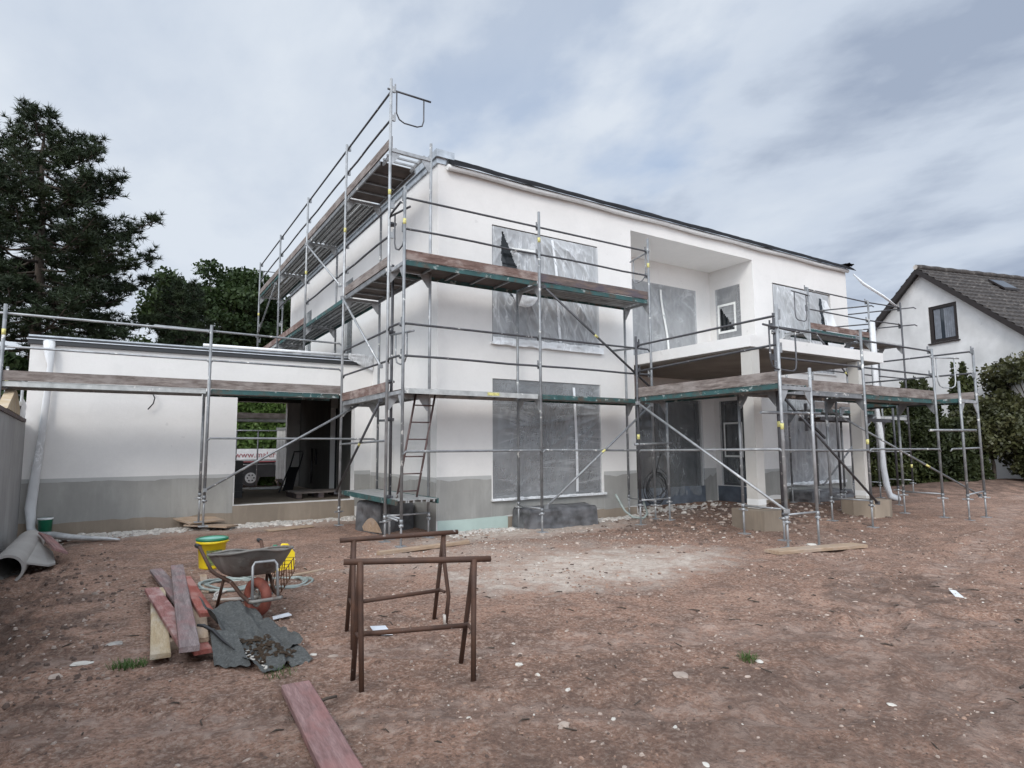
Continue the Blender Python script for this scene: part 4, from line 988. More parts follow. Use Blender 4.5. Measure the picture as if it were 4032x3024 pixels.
Es.deck((EXs[0], EYo), (EXs[1], EYo), (0, 1), ED, 'steel', 'teal'); Es.deck((EXs[1], EYo), (EXs[2], EYo), (0, 1), ED - .03, 'steel', 'alu'); Es.toe((EXs[0] + .03, EYo + .02), (EXs[1], EYo + .02), ED + .02, 'toe_red', .14)
Es.deck((EXs[0], EYo), (EXs[1], EYo), (0, 1), 2.32, 'steel', 'teal'); Es.toe((EXs[0], EYo + .02), (EXs[1], EYo + .02), 2.34, 'toe', .16); Es.deck((EXs[1], EYo), (EXs[2], EYo), (0, 1), 2.20, 'steel', 'alu')
for z_ in (4.8, 5.3):
    Es.rail((EXs[0], EYo + .03, z_), (EXs[1], EYo + .03, z_)); Es.rail((EXs[1], EYo + .03, z_), (EXs[2], EYo + .03, z_ + .06)); Es.rail((EXs[2] + .35, EYo - .25, z_ + .05), (EXs[2] - .55, 10.4, z_ + .05), 'galv_dark'); Es.rail((EXs[1] + .1, EYo - .1, z_ - .1), (EXs[1] - .8, 10.2, z_ - .1), 'galv_dark')
for z_ in (2.85, 3.3): Es.rail((EXs[0], EYo + .03, z_), (EXs[2], EYo + .03, z_), 'galv_dark')
Es.rail((EXs[0], EYo, 1.3), (EXs[2], EYo, 1.25), 'galv'); Es.endguard((EXs[0], EYo, 5.13), (-1, -.1), 'galv_dark', .8, .68)
Es.brace((14.3, EYo - .05, 4.2), (16.7, EYo - .05, 2.4), 'galv_dark', tape=.5); Es.brace((14.3, EYo - .05, .5), (16.8, EYo - .05, 2.2), 'galv', tape=.9)
Es.deck((12.6, 7.62), (15.6, 7.62), (0, 1), 2.05, 'ply', 'galv_dark', .5)
c_ = MB(); c_.box(12.47, 12.52, 7.86, 7.91, 1.75, 2.35); c_.beam((12.5, 7.88, 2.0), (13.15, 7.88, 1.6), .04, .04); c_.build('bracket', MT['galv_dark'], Es.r)
Es.standard(13.2, 7.62, 2.5, .02, .42, mat='galv_dark'); Es.standard(15.6, 7.62, 2.4, .02, .42, mat='galv_dark')
# ------------------------------------------------------------------ sawhorses
def sawhorse(label, barL, barR, tops, feet, rungs, loc, bend=None):
    t = thing('sawhorse', label, 'sawhorse', loc, 'steel sawhorses')
    m_ = MB(); m_.path([barL, Vector(barL).lerp(Vector(barR), .33), Vector(barL).lerp(Vector(barR), .66), barR], .0195, 12); b = m_.build('top_bar', MT['rust'], t)
    for i, (tp, fs) in enumerate(zip(tops, feet)):
        for k, f in enumerate(fs):
            m_ = MB(); tp_ = Vector(tp); f = Vector(f); f.z = gz(f.x, f.y) - .012; mid = tp_.lerp(f, .5)
            if bend and (i, k) == bend: m_.path([tp_ - Vector((0, 0, .02)), tp_.lerp(f, .3), tp_.lerp(f, .68) + Vector((.025, -.02, 0)), f], .017, 10)
            else: m_.path([tp_ - Vector((0, 0, .0)), tp_.lerp(f, .25), mid, f], [.0205, .0175, .017, .0165], 10)
            lg = m_.build('leg', MT['rust'], t)
            if bend and (i, k) == bend: q = MB(); q.path([f + (tp_ - f) * .02, f + (tp_ - f) * .13], .0195, 10); q.build('pale_foot', MT['hose_w'], lg)
        c = [Vector(tp).lerp(Vector(f), .6 if bend is None else .64) for f in fs]
        m_ = MB(); m_.tube(c[0], c[1], .012, 8); m_.build('cross_tie', MT['rust'], t)
    m_ = MB(); m_.tube(rungs[0], rungs[1], .0155, 10); m_.build('stretcher', MT['rust'], t)
    return t
sawhorse('nearer rusty brown tubular sawhorse standing on the soil', (1.175, 3.815, .755), (2.075, 3.575, .72), [(1.27, 3.785, .75), (1.965, 3.60, .725)],
         [[(1.27, 3.72, 0), (1.30, 3.98, 0)], [(1.915, 3.515, 0), (2.0, 3.85, 0)]], [(1.30, 3.85, .30), (1.96, 3.69, .29)], (1.6, 3.7, 0))
sawhorse('farther rusty brown sawhorse with one bent leg and a splash of white on its bar', (1.45, 4.81, .74), (2.42, 4.72, .74), [(1.555, 4.80, .73), (2.305, 4.75, .73)],
         [[(1.49, 4.575, 0), (1.585, 5.03, 0)], [(2.30, 4.70, 0.0), (2.30, 4.92, 0)]], [(1.56, 4.80, .26), (2.30, 4.81, .26)], (1.95, 4.8, 0), (1, 0))

# ------------------------------------------------------------------ loose planks
def plank(label, p, q, w, h, mat, zt, roll=0.0, z2=None, group='loose planks', snap=False):
    """board from p to q (centre line, x y), top at zt (and z2 at the far end)"""
    if snap: zt, z2 = gz(*p) + h + .004, gz(*q) + h + .004
    p = Vector((p[0], p[1], zt - h / 2)); q = Vector((q[0], q[1], (zt if z2 is None else z2) - h / 2)); d = q - p; L = d.length
    n = 24; ph = random.uniform(0, 99); vs = []
    sec = [(-.5, -.42), (-.46, -.5), (.46, -.5), (.5, -.42), (.5, .38), (.46, .5), (-.46, .5), (-.5, .38)]
    for i in range(n + 1):
        x = -L / 2 + L * i / n
        for (a, b) in sec:
            vs.append((x + (.006 * nz(a * 6, b * 4, ph) if i in (0, n) else 0), a * w + .0025 * nz(x * 3, ph, a * 3), b * h + .004 * nz(x * .9, ph + 5)))
    fs = [(i * 8 + k, i * 8 + (k + 1) % 8, i * 8 + 8 + (k + 1) % 8, i * 8 + 8 + k) for i in range(n) for k in range(8)]
    fs += [tuple(reversed(range(8))), tuple(n * 8 + k for k in range(8))]
    fs = [tuple(reversed(f)) for f in fs]
    me = bpy.data.meshes.new('plank'); me.from_pydata(vs, [], fs); me.materials.append(MT[mat]); me.update()
    o = bpy.data.objects.new('plank', me); C.objects.link(o); o.location = (p + q) / 2
    rotm = d.to_track_quat('X', 'Z').to_matrix().to_4x4()
    o.rotation_euler = (rotm @ Matrix.Rotation(roll, 4, 'X')).to_euler()
    return tag(o, label, 'plank', group)
plank('reddish grey plank lying alone in the near foreground', (.955, 4.0), (.865, 2.55), .165, .042, 'pl_fore', .055, snap=True)
plank('pale yellow plank at the left bottom of the board pile', (.285, 5.0), (.36, 7.2), .125, .035, 'pl_tan', .055, z2=.08)
plank('light red plank lying across the pale yellow plank', (.46, 4.95), (.295, 7.0), .125, .032, 'pl_red', .098, .04, .125)
plank('longest purple-grey plank on top of the board pile', (.43, 4.66), (.57, 7.95), .122, .036, 'pl_purple', .168, .02, .165)
plank('short bright red plank leaning on the purple-grey board, beside the barrow', (.64, 5.65), (.595, 7.28), .115, .032, 'pl_bright', .135, .05, .15)
plank('dull purple plank sticking out at the far left of the board pile', (.56, 5.9), (.38, 8.25), .125, .032, 'pl_purple', .085, 0, .095)
plank('red plank underneath the pile with only its tip showing by the felt', (.53, 4.82), (.45, 6.3), .12, .03, 'pl_bright', .085, 0, .07)
plank('brown plank underneath the pile touching the roofing felt', (.52, 5.0), (.66, 6.6), .12, .03, 'pl_raw', .118, 0, .09)
bk_ = MB(); bk_.box(.33, .62, 5.28, 5.38, -.02, .052); single('timber_block', bk_, MT['pl_raw'], 'short timber block carrying the front of the board pile', 'timber')
plank('short raw board lying flat under the scaffold feet before the balcony', (7.36, 5.24), (9.15, 5.05), .24, .045, 'pl_raw', .05, snap=True, group='boards on the ground')
plank('thin timber lying on the soil behind the farther sawhorse', (3.0, 8.2), (4.45, 8.35), .10, .05, 'pl_raw', .055, snap=True, group='boards on the ground')
plank('tilted square board under the garage scaffold foot', (.95, 12.7), (1.55, 13.0), .55, .03, 'pl_raw', .17, .12, group='boards on the ground')
plank('bleached square board under the garage scaffold foot, nearer the bucket', (1.1, 12.75), (1.75, 12.35), .5, .028, 'pl_raw', .10, -.05, .06, group='boards on the ground')
plank('warped thin board on the soil in front of the garage opening', (2.2, 11.6), (3.0, 11.75), .28, .015, 'pl_raw', .06, snap=True, group='boards on the ground')
plank('pinkish short board leaning over the concrete pipe', (-.62, 10.0), (-.92, 11.5), .17, .028, 'pl_fore', .16, .45, .22, group='boards on the ground')
plank('thin pale lath on the soil beyond the hose coil', (1.62, 7.35), (2.1, 7.6), .05, .02, 'pl_raw', .03, snap=True, group='boards on the ground')
plank('grey split lath lying left of the hose coil', (.76, 7.0), (.84, 7.95), .07, .02, 'pl_raw', .04, snap=True, group='boards on the ground')

# ------------------------------------------------------------------ roofing felt with moss
fe = thing('roofing_felt', 'torn grey roofing felt sheet with brown moss cushions lying crumpled beside the boards', 'roofing felt', (.85, 4.9, 0))
def interp4(u, v, a, b, c, d): return a.lerp(b, u).lerp(d.lerp(c, u), v)
FA, FB_, FC, FD = Vector((.78, 4.34, .03)), Vector((1.17, 4.42, .02)), Vector((1.00, 5.66, .10)), Vector((.56, 5.62, .17))
def feltP(u, v):
    p = interp4(u, v, FA, FB_, FC, FD)
    p.x += .03 * nz(v * 4, 1.0) * (1 - u) + .025 * nz(v * 5, 7.0) * u
    p.y += .018 * nz(u * 3.5, 4.0)
    p.z += .035 * math.sin(u * 3.14) * (.3 + .7 * v) + .05 * fr(u * 2.2, v * 3.2, 8.0, 4) + .07 * abs(nz(u * 2.2 + v, v * 3.4, 2.0)) - .02 + .03 * max(0, 1 - abs(u - .62 - .2 * (v - .5)) * 14) + .10 * math.exp(-((u - .0) / .12) ** 2) * sstep(.3, .8, v)
    return p
m_ = MB(); m_.grid(feltP, 50, 70, lambda u, v: not (v < .16 and u < .16 * (1 - v / .16))); m_.build('sheet', MT['tarp'], fe)
m_ = MB(); m_.grid(lambda u, v: (lambda p: (p.x, p.y, max(.012, p.z)))(interp4(u, v, Vector((.95, 4.62, .02)), Vector((1.16, 4.68, .09)), Vector((1.10, 5.42, .05)), Vector((.9, 5.45, .05))) + Vector((.02 * nz(v * 6, u * 3), 0, .05 * fr(u * 2, v * 3, 3, 3)))), 20, 30); m_.build('under_sheet', MT['tarp'], fe)
m_ = MB(); m_.grid(lambda u, v: interp4(u, v, Vector((.58, 4.66, .015)), Vector((.78, 4.50, .03)), Vector((.74, 4.95, .16)), Vector((.585, 5.0, .17))) + Vector((0, -.03 * math.sin(u * 3), .02 * nz(u * 5, v * 5))), 16, 16); m_.build('folded_side', MT['tarp'], fe)
m_ = MB(); m_.path([(.505, 5.02, .205), (.545, 5.0, .20), (.60, 4.94, .17), (.645, 4.82, .13), (.70, 4.66, .10)], [.010, .013, .012, .010, .004], 8); m_.build('rolled_edge', MT['black'], fe)
mo = MB()
for i in range(130):
    u, v = (random.gauss(.42, .20), random.gauss(.33, .055)) if i < 62 else ((random.gauss(.30, .08), random.gauss(.17, .05)) if i < 85 else (random.gauss(.58, .16), random.gauss(.19, .07)))
    if not (.1 < u < .95 and .04 < v < .5): continue
    p = feltP(u, v); r_ = random.uniform(.007, .024)
    vs = []; fs = []
    for a in range(7):
        th = a * 6.283 / 7
        vs.append((p.x + r_ * math.cos(th) * random.uniform(.8, 1.3), p.y + 1.5 * r_ * math.sin(th) * random.uniform(.8, 1.3), p.z + .001)); 
    for a in range(7):
        th = a * 6.283 / 7 + .3
        vs.append((p.x + .6 * r_ * math.cos(th), p.y + .8 * r_ * math.sin(th), p.z + random.uniform(.004, .009)))
    fs = [(a, (a + 1) % 7, 7 + (a + 1) % 7, 7 + a) for a in range(7)] + [tuple(range(7, 14))]
    mo.add(vs, fs, True)
o = mo.build('moss', MT['moss'], fe); o['kind'] = 'stuff'
wc = MB()
for i in range(22):
    u = .10 + .10 * random.random() + (.12 * i / 22); v = .44 - .42 * i / 22 + random.gauss(0, .015)
    p = feltP(max(.02, u - .02), max(.02, v)); a = random.uniform(0, 3); L_ = random.uniform(.006, .026)
    wc.obox(p + Vector((0, 0, .004)), (L_ * math.cos(a), L_ * math.sin(a), 0), (-.006 * math.sin(a), .006 * math.cos(a), 0), (0, 0, .003))
wc.build('mortar_crumbs', MT['stone_w'], fe)

# ------------------------------------------------------------------ wheelbarrow
wb = thing('wheelbarrow', 'dented grey wheelbarrow with a red tyre, wheel towards the viewer', 'wheelbarrow', (1.0, 6.1, 0))
bx = Vector((-.10, .995, 0)).normalized(); bs = Vector((.995, .10, 0)).normalized(); bo = Vector((1.05, 5.87, 0))
def wbp(a, s_, z): return bo + bx * a + bs * s_ + Vector((0, 0, z))
rimz = lambda a, s_: .592 - .125 * (a + .2) + .018 * math.sin(s_ * 7 + 1.0) - .04 * math.exp(-((s_ - .12) / .14) ** 2)
def trayP(u, v):
    th = u * 2 * math.pi; ca, sa = math.cos(th), math.sin(th)
    e = 4.0
    k = (abs(ca) ** e + abs(sa) ** e) ** (-1 / e)
    a_, s_ = ca * k, sa * k
    al = .37 * (.50 + .50 * min(1, v * 1.0)) ; 
    top_a, top_s = .20 + .40 * a_, .31 * s_ * (1.05 if a_ > 0 else .94)
    bot_a, bot_s = .27 + .22 * a_, .185 * s_
    t = v ** .75
    a2, s2 = bot_a + (top_a - bot_a) * t, bot_s + (top_s - bot_s) * t
    zb = .335 - .06 * (a2 - .1)
    dent = .012 * nz(u * 9, v * 3, 2.0) * v
    return wbp(a2, s2 * (1 + dent), zb + (rimz(top_a, top_s) - zb) * v ** 1.1)
m_ = MB(); m_.grid(trayP, 56, 14); fl_ = [trayP(i / 28, 0) for i in range(28)]
m_.add(fl_, [tuple(range(28))]); m_.path([trayP(i / 56, 1.0) for i in range(56)], .011, 6, closed=True)
m_.build('tray', MT['tray'], wb)
for s_ in (-1, 1):
    m_ = MB(); m_.path([wbp(-.25, .13 * s_, .185), wbp(-.02, .135 * s_, .20), wbp(.2, .17 * s_, .28), wbp(.5, .22 * s_, .30), wbp(.62, .24 * s_, .32), wbp(.80, .27 * s_, .43), wbp(.93, .285 * s_, .50), wbp(1.02, .29 * s_, .505)], .0165, 8)
    fm = m_.build('handle', MT['rust'], wb)
    m_ = MB(); m_.path([wbp(.94, .285 * s_, .503), wbp(1.05, .292 * s_, .505)], .021, 8); m_.build('grip', MT['black'], fm)
    m_ = MB(); m_.path([wbp(.36, .19 * s_, .30), wbp(.42, .20 * s_, .16), wbp(.52, .205 * s_, .0)], .0145, 8); m_.build('leg', MT['rust'], wb)
m_ = MB(); m_.tube(wbp(.52, -.205, .03), wbp(.52, .205, .03), .012, 8); m_.build('leg_tie', MT['rust'], wb)
m_ = MB(); m_.path([wbp(-.25, -.13, .185), wbp(-.27, -.11, .185), wbp(-.27, .11, .185), wbp(-.25, .13, .185)], .016, 8); m_.build('front_bar', MT['tray'], wb)
m_ = MB(); m_.path([wbp(-.24, -.105, .19), wbp(-.20, -.10, .46), wbp(-.19, -.08, .49), wbp(-.19, .08, .49), wbp(-.20, .10, .46), wbp(-.24, .105, .19)], .0115, 8); m_.build('tray_brace', MT['galv_clean'], wb)
# wheel: slightly turned, tyre as a torus with rim and hub
wh = wbp(-.02, .0, .166)
ax_ = (bs * .94 + bx * .34).normalized(); f1 = ax_.cross(Vector((0, 0, 1))).normalized(); f2 = Vector((0, 0, 1))
ty = MB(); vs = []; fs = []
for i in range(36):
    th = i * 6.2832 / 36
    for k in range(10):
        ph = k * 6.2832 / 10; rr = .122 + .043 * math.cos(ph); w_ = .045 * math.sin(ph)
        vs.append(wh + f1 * (rr * math.cos(th)) + f2 * (rr * math.sin(th)) + ax_ * w_)
for i in range(36):
    for k in range(10): fs.append((i * 10 + k, ((i + 1) % 36) * 10 + k, ((i + 1) % 36) * 10 + (k + 1) % 10, i * 10 + (k + 1) % 10))
ty.add(vs, fs, True)
wheel = MB(); wheel.tube(wh - ax_ * .05, wh + ax_ * .05, .022, 10)
for i in range(24):
    pass
wheel.path([wh + f1 * (.083 * math.cos(i * .2618)) + f2 * (.083 * math.sin(i * .2618)) for i in range(24)], .016, 6, closed=True)
for i in range(5):
    th = i * 6.2832 / 5; wheel.beam(wh, wh + f1 * (.08 * math.cos(th)) + f2 * (.08 * math.sin(th)), .02, .012, tuple(ax_))
wo_ = wheel.build('wheel', MT['tray'], wb); ty.build('tyre', MT['tyre'], wo_)
m_ = MB(); m_.tube(wh - ax_ * .15, wh + ax_ * .15, .009, 8); m_.build('axle', MT['galv'], wb)

# ------------------------------------------------------------------ bucket, canister, coil, rebar cage, green bucket
bu = thing('bucket', 'yellow plastic bucket with green rim and milky lid behind the wheelbarrow', 'bucket', (.98, 8.5, 0))
m_ = MB(); m_.lathe((.98, 8.5, 0), [(0, .01), (.128, .01), (.135, .0), (.138, .02), (.160, .30), (.178, .302), (.182, .325), (.168, .34)], 32); bd = m_.build('body', MT['yellow'], bu)
m_ = MB(); m_.lathe((.98, 8.5, 0), [(.176, .335), (.184, .34), (.184, .362), (.165, .368), (.158, .358)], 32); li = m_.build('lid', MT['green'], bu)
m_ = MB(); m_.lathe((.98, 8.5, 0), [(0, .357), (.159, .357)], 32); m_.build('lid_panel', MT['lid'], li)
lb = MB(); lb.grid(lambda u, v: (.98 + (.1425 + .0165 * v + .002) * math.cos(rad(-118 + 66 * u)), 8.5 + (.1425 + .0165 * v + .002) * math.sin(rad(-118 + 66 * u)), .05 + .18 * v), 14, 6); lab = lb.build('label', MT['label_g'], bd)
lw = MB()
for (u0, u1, v0, v1) in ((.2, .8, .72, .86), (.25, .75, .5, .6), (.3, .7, .38, .44)):
    lw.grid(lambda u, v: (.98 + (.1425 + .0165 * (v0 + (v1 - v0) * v) + .004) * math.cos(rad(-118 + 66 * (u0 + (u1 - u0) * u))), 8.5 + (.1425 + .0165 * (v0 + (v1 - v0) * v) + .004) * math.sin(rad(-118 + 66 * (u0 + (u1 - u0) * u))), .05 + .18 * (v0 + (v1 - v0) * v)), 8, 2)
lw.build('label_print', MT['yellow'], lab)
hd = MB(); hd.path([(.98 + .19 * math.cos(t_), 8.5 + .19 * math.sin(t_), .315 - .012 * math.sin(t_ * 2)) for t_ in [rad(-80 + 10 * i) for i in range(15)]], .006, 6); hd.build('handle', MT['yellow'], bu)
ca = thing('canister', 'small yellow plastic canister half hidden behind the wheelbarrow', 'canister', (1.66, 7.9, 0))
m_ = MB(); cpoly = [(-.13, 0), (.14, 0), (.15, .05), (.15, .20), (.12, .24), (.07, .265), (-.06, .265), (-.12, .22), (-.14, .15), (-.14, .03)]
m_.prism([(1.66 + a, 7.81, b) for a, b in cpoly], (0, .2, 0)); cab = m_.build('body', MT['yellow'], ca)
m_ = MB(); m_.lathe((1.60, 7.91, .262), [(0, .035), (.025, .035), (.027, 0)], 14); m_.build('cap', MT['green'], ca)
m_ = MB(); m_.path([(1.66, 7.91, .262), (1.68, 7.91, .295), (1.74, 7.91, .29), (1.775, 7.91, .25)], .012, 8); m_.build('handle', MT['yellow'], ca)
def coil(label, c, rr, n, r, mat, seed, cat='hose', flat=.12, grp=None):
    pts = []; random.seed(seed); N_ = n * 22
    for i in range(N_):
        t = i / 22 * 6.2832; k = int(i / 22)
        R = rr * (1 + .10 * math.sin(k * 2.4 + seed) + .05 * math.sin(t * 2.3 + seed)); ox, oy = .09 * rr * math.sin(k * 1.9 + seed), .11 * rr * math.cos(k * 1.3)
        pts.append((c[0] + ox + R * math.cos(t), c[1] + oy + R * math.sin(t) * 1.05, c[2] + r + .5 * r * k * (.6 + .4 * math.sin(t + k)) + .012 * math.sin(3 * t + k)))
    m_ = MB(); m_.path(pts, r, 7); return single('hose_coil', m_, MT[mat], label, cat, grp)
coil('coil of grey-green hose lying behind the wheelbarrow legs', (1.02, 7.25, 0), .27, 7, .012, 'hose', 1)
coil('loose ring of pale hose lying in front of the grey-green coil', (1.05, 6.75, 0), .22, 3, .011, 'hose_w', 2)
coil('coil of grey hose to the right of the barrow, beneath the rusty wire cage', (1.52, 7.05, 0), .25, 4, .012, 'hose', 3)
rc = thing('rebar_cage', 'small rusty reinforcement wire cage standing on the hose', 'wire cage', (1.45, 6.8, 0))
m_ = MB()
cg0, cg1 = Vector((1.36, 6.62, .02)), Vector((1.60, 7.15, .10)); dd = (cg1 - cg0); sdv = dd.cross(Vector((0, 0, 1))).normalized()
for k in range(6):
    c = cg0 + dd * (k / 5); w_, h_ = .055, .16
    m_ = MB(); m_.path([c - sdv * w_, c - sdv * w_ * .8 + Vector((0, 0, h_)), c + sdv * w_ * .8 + Vector((0, 0, h_)), c + sdv * w_, c - sdv * w_ * .2], .0055, 6); m_.build('stirrup', MT['rust_bright'], rc)
for s_, z_ in ((-1, .16), (1, .16), (-1, .0), (1, .0)):
    m_ = MB(); m_.tube(cg0 + sdv * .05 * s_ + Vector((0, 0, z_)), cg1 + sdv * .05 * s_ + Vector((0, 0, z_)), .0055, 6); m_.build('long_bar', MT['rust_bright'], rc)
gb = thing('bucket', 'green bucket standing by the garage wall beside the sleeve downpipe', 'bucket', (-1.03, 12.8, .0))
m_ = MB(); m_.lathe((-1.03, 12.8, 0), [(0, .0), (.085, .0), (.10, .30), (.106, .305), (.106, .315), (.096, .315), (.082, .05), (0, .05)], 24); gbb = m_.build('body', MT['green'], gb)
m_ = MB(); m_.lathe((-1.03, 12.8, 0), [(.107, .313), (.110, .32), (.110, .34), (.097, .342)], 24); m_.build('rim', MT['white_paint'], gb)

# ------------------------------------------------------------------ concrete pipe by the boundary wall
pp = MB(); pc0, pc1 = Vector((-1.10, 9.45, .045)), Vector((-1.12, 11.9, .07)); pd = (pc1 - pc0).normalized(); ps = pd.cross(Vector((0, 0, 1)))
for (ra, rb, fl_) in ((.175, .175, 0), (.145, .145, 1)):
    vs = []; fs = []
    for i in range(13):
        c = pc0.lerp(pc1, i / 12)
        for k in range(28):
            th = k * 6.2832 / 28; vs.append(c + ps * (ra * math.cos(th)) + Vector((0, 0, ra * math.sin(th))))
    for i in range(12):
        for k in range(28):
            q_ = (i * 28 + k, i * 28 + (k + 1) % 28, (i + 1) * 28 + (k + 1) % 28, (i + 1) * 28 + k); fs.append(q_ if not fl_ else tuple(reversed(q_)))
    pp.add(vs, fs, True)
vs = []
for k in range(28):
    th = k * 6.2832 / 28; vs.append(pc0 + ps * (.175 * math.cos(th)) + Vector((0, 0, .175 * math.sin(th)))); vs.append(pc0 + ps * (.145 * math.cos(th)) + Vector((0, 0, .145 * math.sin(th))))
pp.add(vs, [(2 * k, 2 * k + 1, (2 * k + 3) % 56, (2 * k + 2) % 56) for k in range(28)])
pp.add([pc0.lerp(pc1, .75) + ps * (  .144 * math.cos(k * .2244)) + Vector((0, 0, .144 * math.sin(k * .2244))) for k in range(28)], [tuple(range(28))])
single('concrete_pipe', pp, MT['pipe_con'], 'short grey concrete pipe half sunk beside the boundary wall', 'pipe')
m_ = MB(); m_.grid(lambda u, v: (-.95 + u * .58, 9.62 + v * .9 + .1 * u, .20 - .19 * u ** .6 + .03 * nz(u * 3, v * 3) + .02), 12, 14); m_.build('x', MT['pipe_con'])
o = bpy.data.objects['x']; bpy.data.objects.remove(o)
m_ = MB(); m_.prism([(-.95, 9.62, .075), (-.72, 9.74, .0), (-.66, 9.86, .0), (-.76, 10.8, .02), (-.96, 11.2, .13)], (0, 0, .022)); single('cement_board', m_, MT['pipe_con'], 'broken pale cement board slab resting against the concrete pipe', 'board')
# boundary wall
bw = thing('boundary_wall', 'grey rendered garden wall running along the left edge up to the garage', 'wall', (-1.5, 8.0, 0))
m_ = MB(); m_.prism([(-1.405, -4, -.6), (-1.405, 13.02, -.6), (-1.405, 13.02, 1.90), (-1.405, 12.3, 1.91), (-1.405, 9.0, 2.02), (-1.405, -4, 2.1)], (-.2, 0, 0)); m_.build('wall', MT['wallgrey'], bw)
m_ = MB(); m_.prism([(-1.385, -4, 2.103), (-1.385, 9.0, 2.023), (-1.385, 12.3, 1.913), (-1.385, 12.9, 1.903), (-1.385, 12.9, 1.96), (-1.385, 12.3, 1.97), (-1.385, 9, 2.08), (-1.385, -4, 2.16)], (-.25, 0, 0)); m_.build('coping_board', MT['toe_dark'], bw)
m_ = MB(); pts = [(-1.42, 10.6, 2.06), (-1.42, 11.6, 2.46), (-1.42, 12.25, 2.02)]
m_.prism([(-1.40, 11.0, 2.035), (-1.43, 11.9, 2.37), (-1.43, 12.12, 2.33), (-1.40, 12.4, 1.985)], (-.12, 0, 0)); single('cardboard_sheet', m_, MT['pl_tan'], 'folded tan cardboard sheet on top of the boundary wall', 'cardboard')
m_ = MB(); m_.grid(lambda u, v: (-1.40 + .02 * nz(u * 3, v * 3), 12.28 + .62 * u, 1.98 + (.36 - .12 * u) * v - .02 * u + .03 * nz(u * 6, v * 4, 3)), 10, 8); single('paper_sheet', m_, MT['white_paint'], 'crumpled pale grey paper beside the cardboard on the boundary wall', 'paper')

# ------------------------------------------------------------------ foil-wrapped light wells
def crumpled_block(label, pts_bottom, ztop, mat, seed, inset=.04):
    pb = [Vector((*p, -.06)) for p in pts_bottom]; n = len(pb); ctr = sum(pb, Vector()) / n
    m_ = MB()
    def side(i):
        a, b = pb[i], pb[(i + 1) % n]; nrm = (b - a).cross(Vector((0, 0, 1))).normalized()
        def P(u, v):
            p = a.lerp(b, u); p = p + (ctr - p) * (inset * v); e = min(u, 1 - u) * 6
            w = (.035 * fr(u * 3 + seed, v * 2.5, i, 4) + .02 * abs(nz(u * 7, v * 3, seed))) * min(1, e)
            r_ = .05 * max(0, (v - .85) / .15) ** 2
            return p + nrm * (w - r_) + Vector((0, 0, (ztop + .06) * v + .012 * fr(u * 3, seed, 0, 2) * v))
        m_.grid(P, 22, 16)
        return P
    Ps = [side(i) for i in range(n)]
    top = [Ps[i](k / 22, 1.0) for i in range(n) for k in range(22)]
    c = ctr + Vector((0, 0, ztop + .07)); m_.add(top + [c], [(i, (i + 1) % len(top), len(top)) for i in range(len(top))], True)
    return single('wrapped_block', m_, mat, label, 'wrapped block', 'foil-wrapped light wells')
crumpled_block('crumpled grey foil-wrapped block below the first front window', [(6.05, 9.08), (7.55, 9.0), (7.78, 9.66), (6.05, 9.66)], .36, MT['grey_foil'], 2.0)
crumpled_block('torn brown and black wrapped block under the low plank platform at the house corner', [(3.55, 10.9), (3.74, 10.15), (4.5, 10.5), (4.5, 11.3)], .52, MT['grey_foil'], 5.0)
crumpled_block('low grey foil-wrapped block below the right-hand front window', [(14.4, 9.05), (16.2, 9.0), (16.4, 9.66), (14.4, 9.66)], .30, MT['grey_foil'], 8.0)
m_ = MB(); m_.grid(lambda u, v: (3.60 + .14 * u - .03 * v, 10.60 - .52 * u - .02, .02 + .24 * v * math.sin(.3 + u * 2.5)), 8, 8); single('brown_board', m_, MT['pl_raw'], 'brown torn board showing under the wrapped block at the corner', 'board')
# cable coil hanging at the terrace door
cc_ = MB(); cx, cz = 8.92, .635; pts = []
for i in range(22 * 9):
    t = i / 22 * 6.2832; k = i // 22; R = .29 + .075 * math.sin(k * 2.1)
    pts.append((cx + .66 * R * math.cos(t) + .02 * math.sin(k), 8.86 + .05 * math.sin(k * 1.7) - .08 * math.cos(t), cz + .92 * R * math.sin(t) - .05 * math.cos(k * 1.3)))
cc_.path(pts, .0065, 6); cc_.path([(8.9, 8.84, .90), (8.86, 8.70, 1.2), (8.82, 8.50, 1.50)], .008, 6); single('cable_coil', cc_, MT['black'], 'big coil of black cable hanging from the scaffold in front of the terrace door', 'cable')
m_ = MB(); m_.path([(8.2, 9.25, .52), (8.24, 9.2, .40), (8.3, 9.1, .2), (8.42, 9.02, .08), (8.6, 8.9, .06), (8.75, 8.95, .14), (8.8, 9.1, .35)], .022, 8); single('cable_conduit', m_, MT['hose'], 'bent grey conduit rising from the rubble beside the front wall', 'conduit')
m_ = MB(); m_.path([(17.85, 9.55, 6.42), (18.0, 9.35, 6.1), (18.35, 9.0, 5.7), (18.8, 8.8, 5.35)], [.05, .10, .09, .05], 10, flat=.35); single('plastic_streamer', m_, MT['film_white'], 'white plastic streamer hanging from the right end of the roof gutter', 'plastic strip')
m_ = MB(); m_.path([(16.27, 8.3, 4.6), (16.27, 8.3, 3.8), (16.26, 8.3, 3.0), (16.24, 8.3, 2.36), (16.31, 8.3, 1.77), (16.33, 8.3, 1.3), (16.34, 8.3, .89), (16.39, 8.28, .45), (16.48, 8.25, .16), (16.72, 8.15, .07)], [.09, .10, .10, .06, .10, .085, .10, .11, .10, .08], 12, flat=.6); single('downpipe_sleeve', m_, MT['film_foil'], 'long translucent plastic sleeve hanging as a downpipe at the right house corner', 'downpipe')

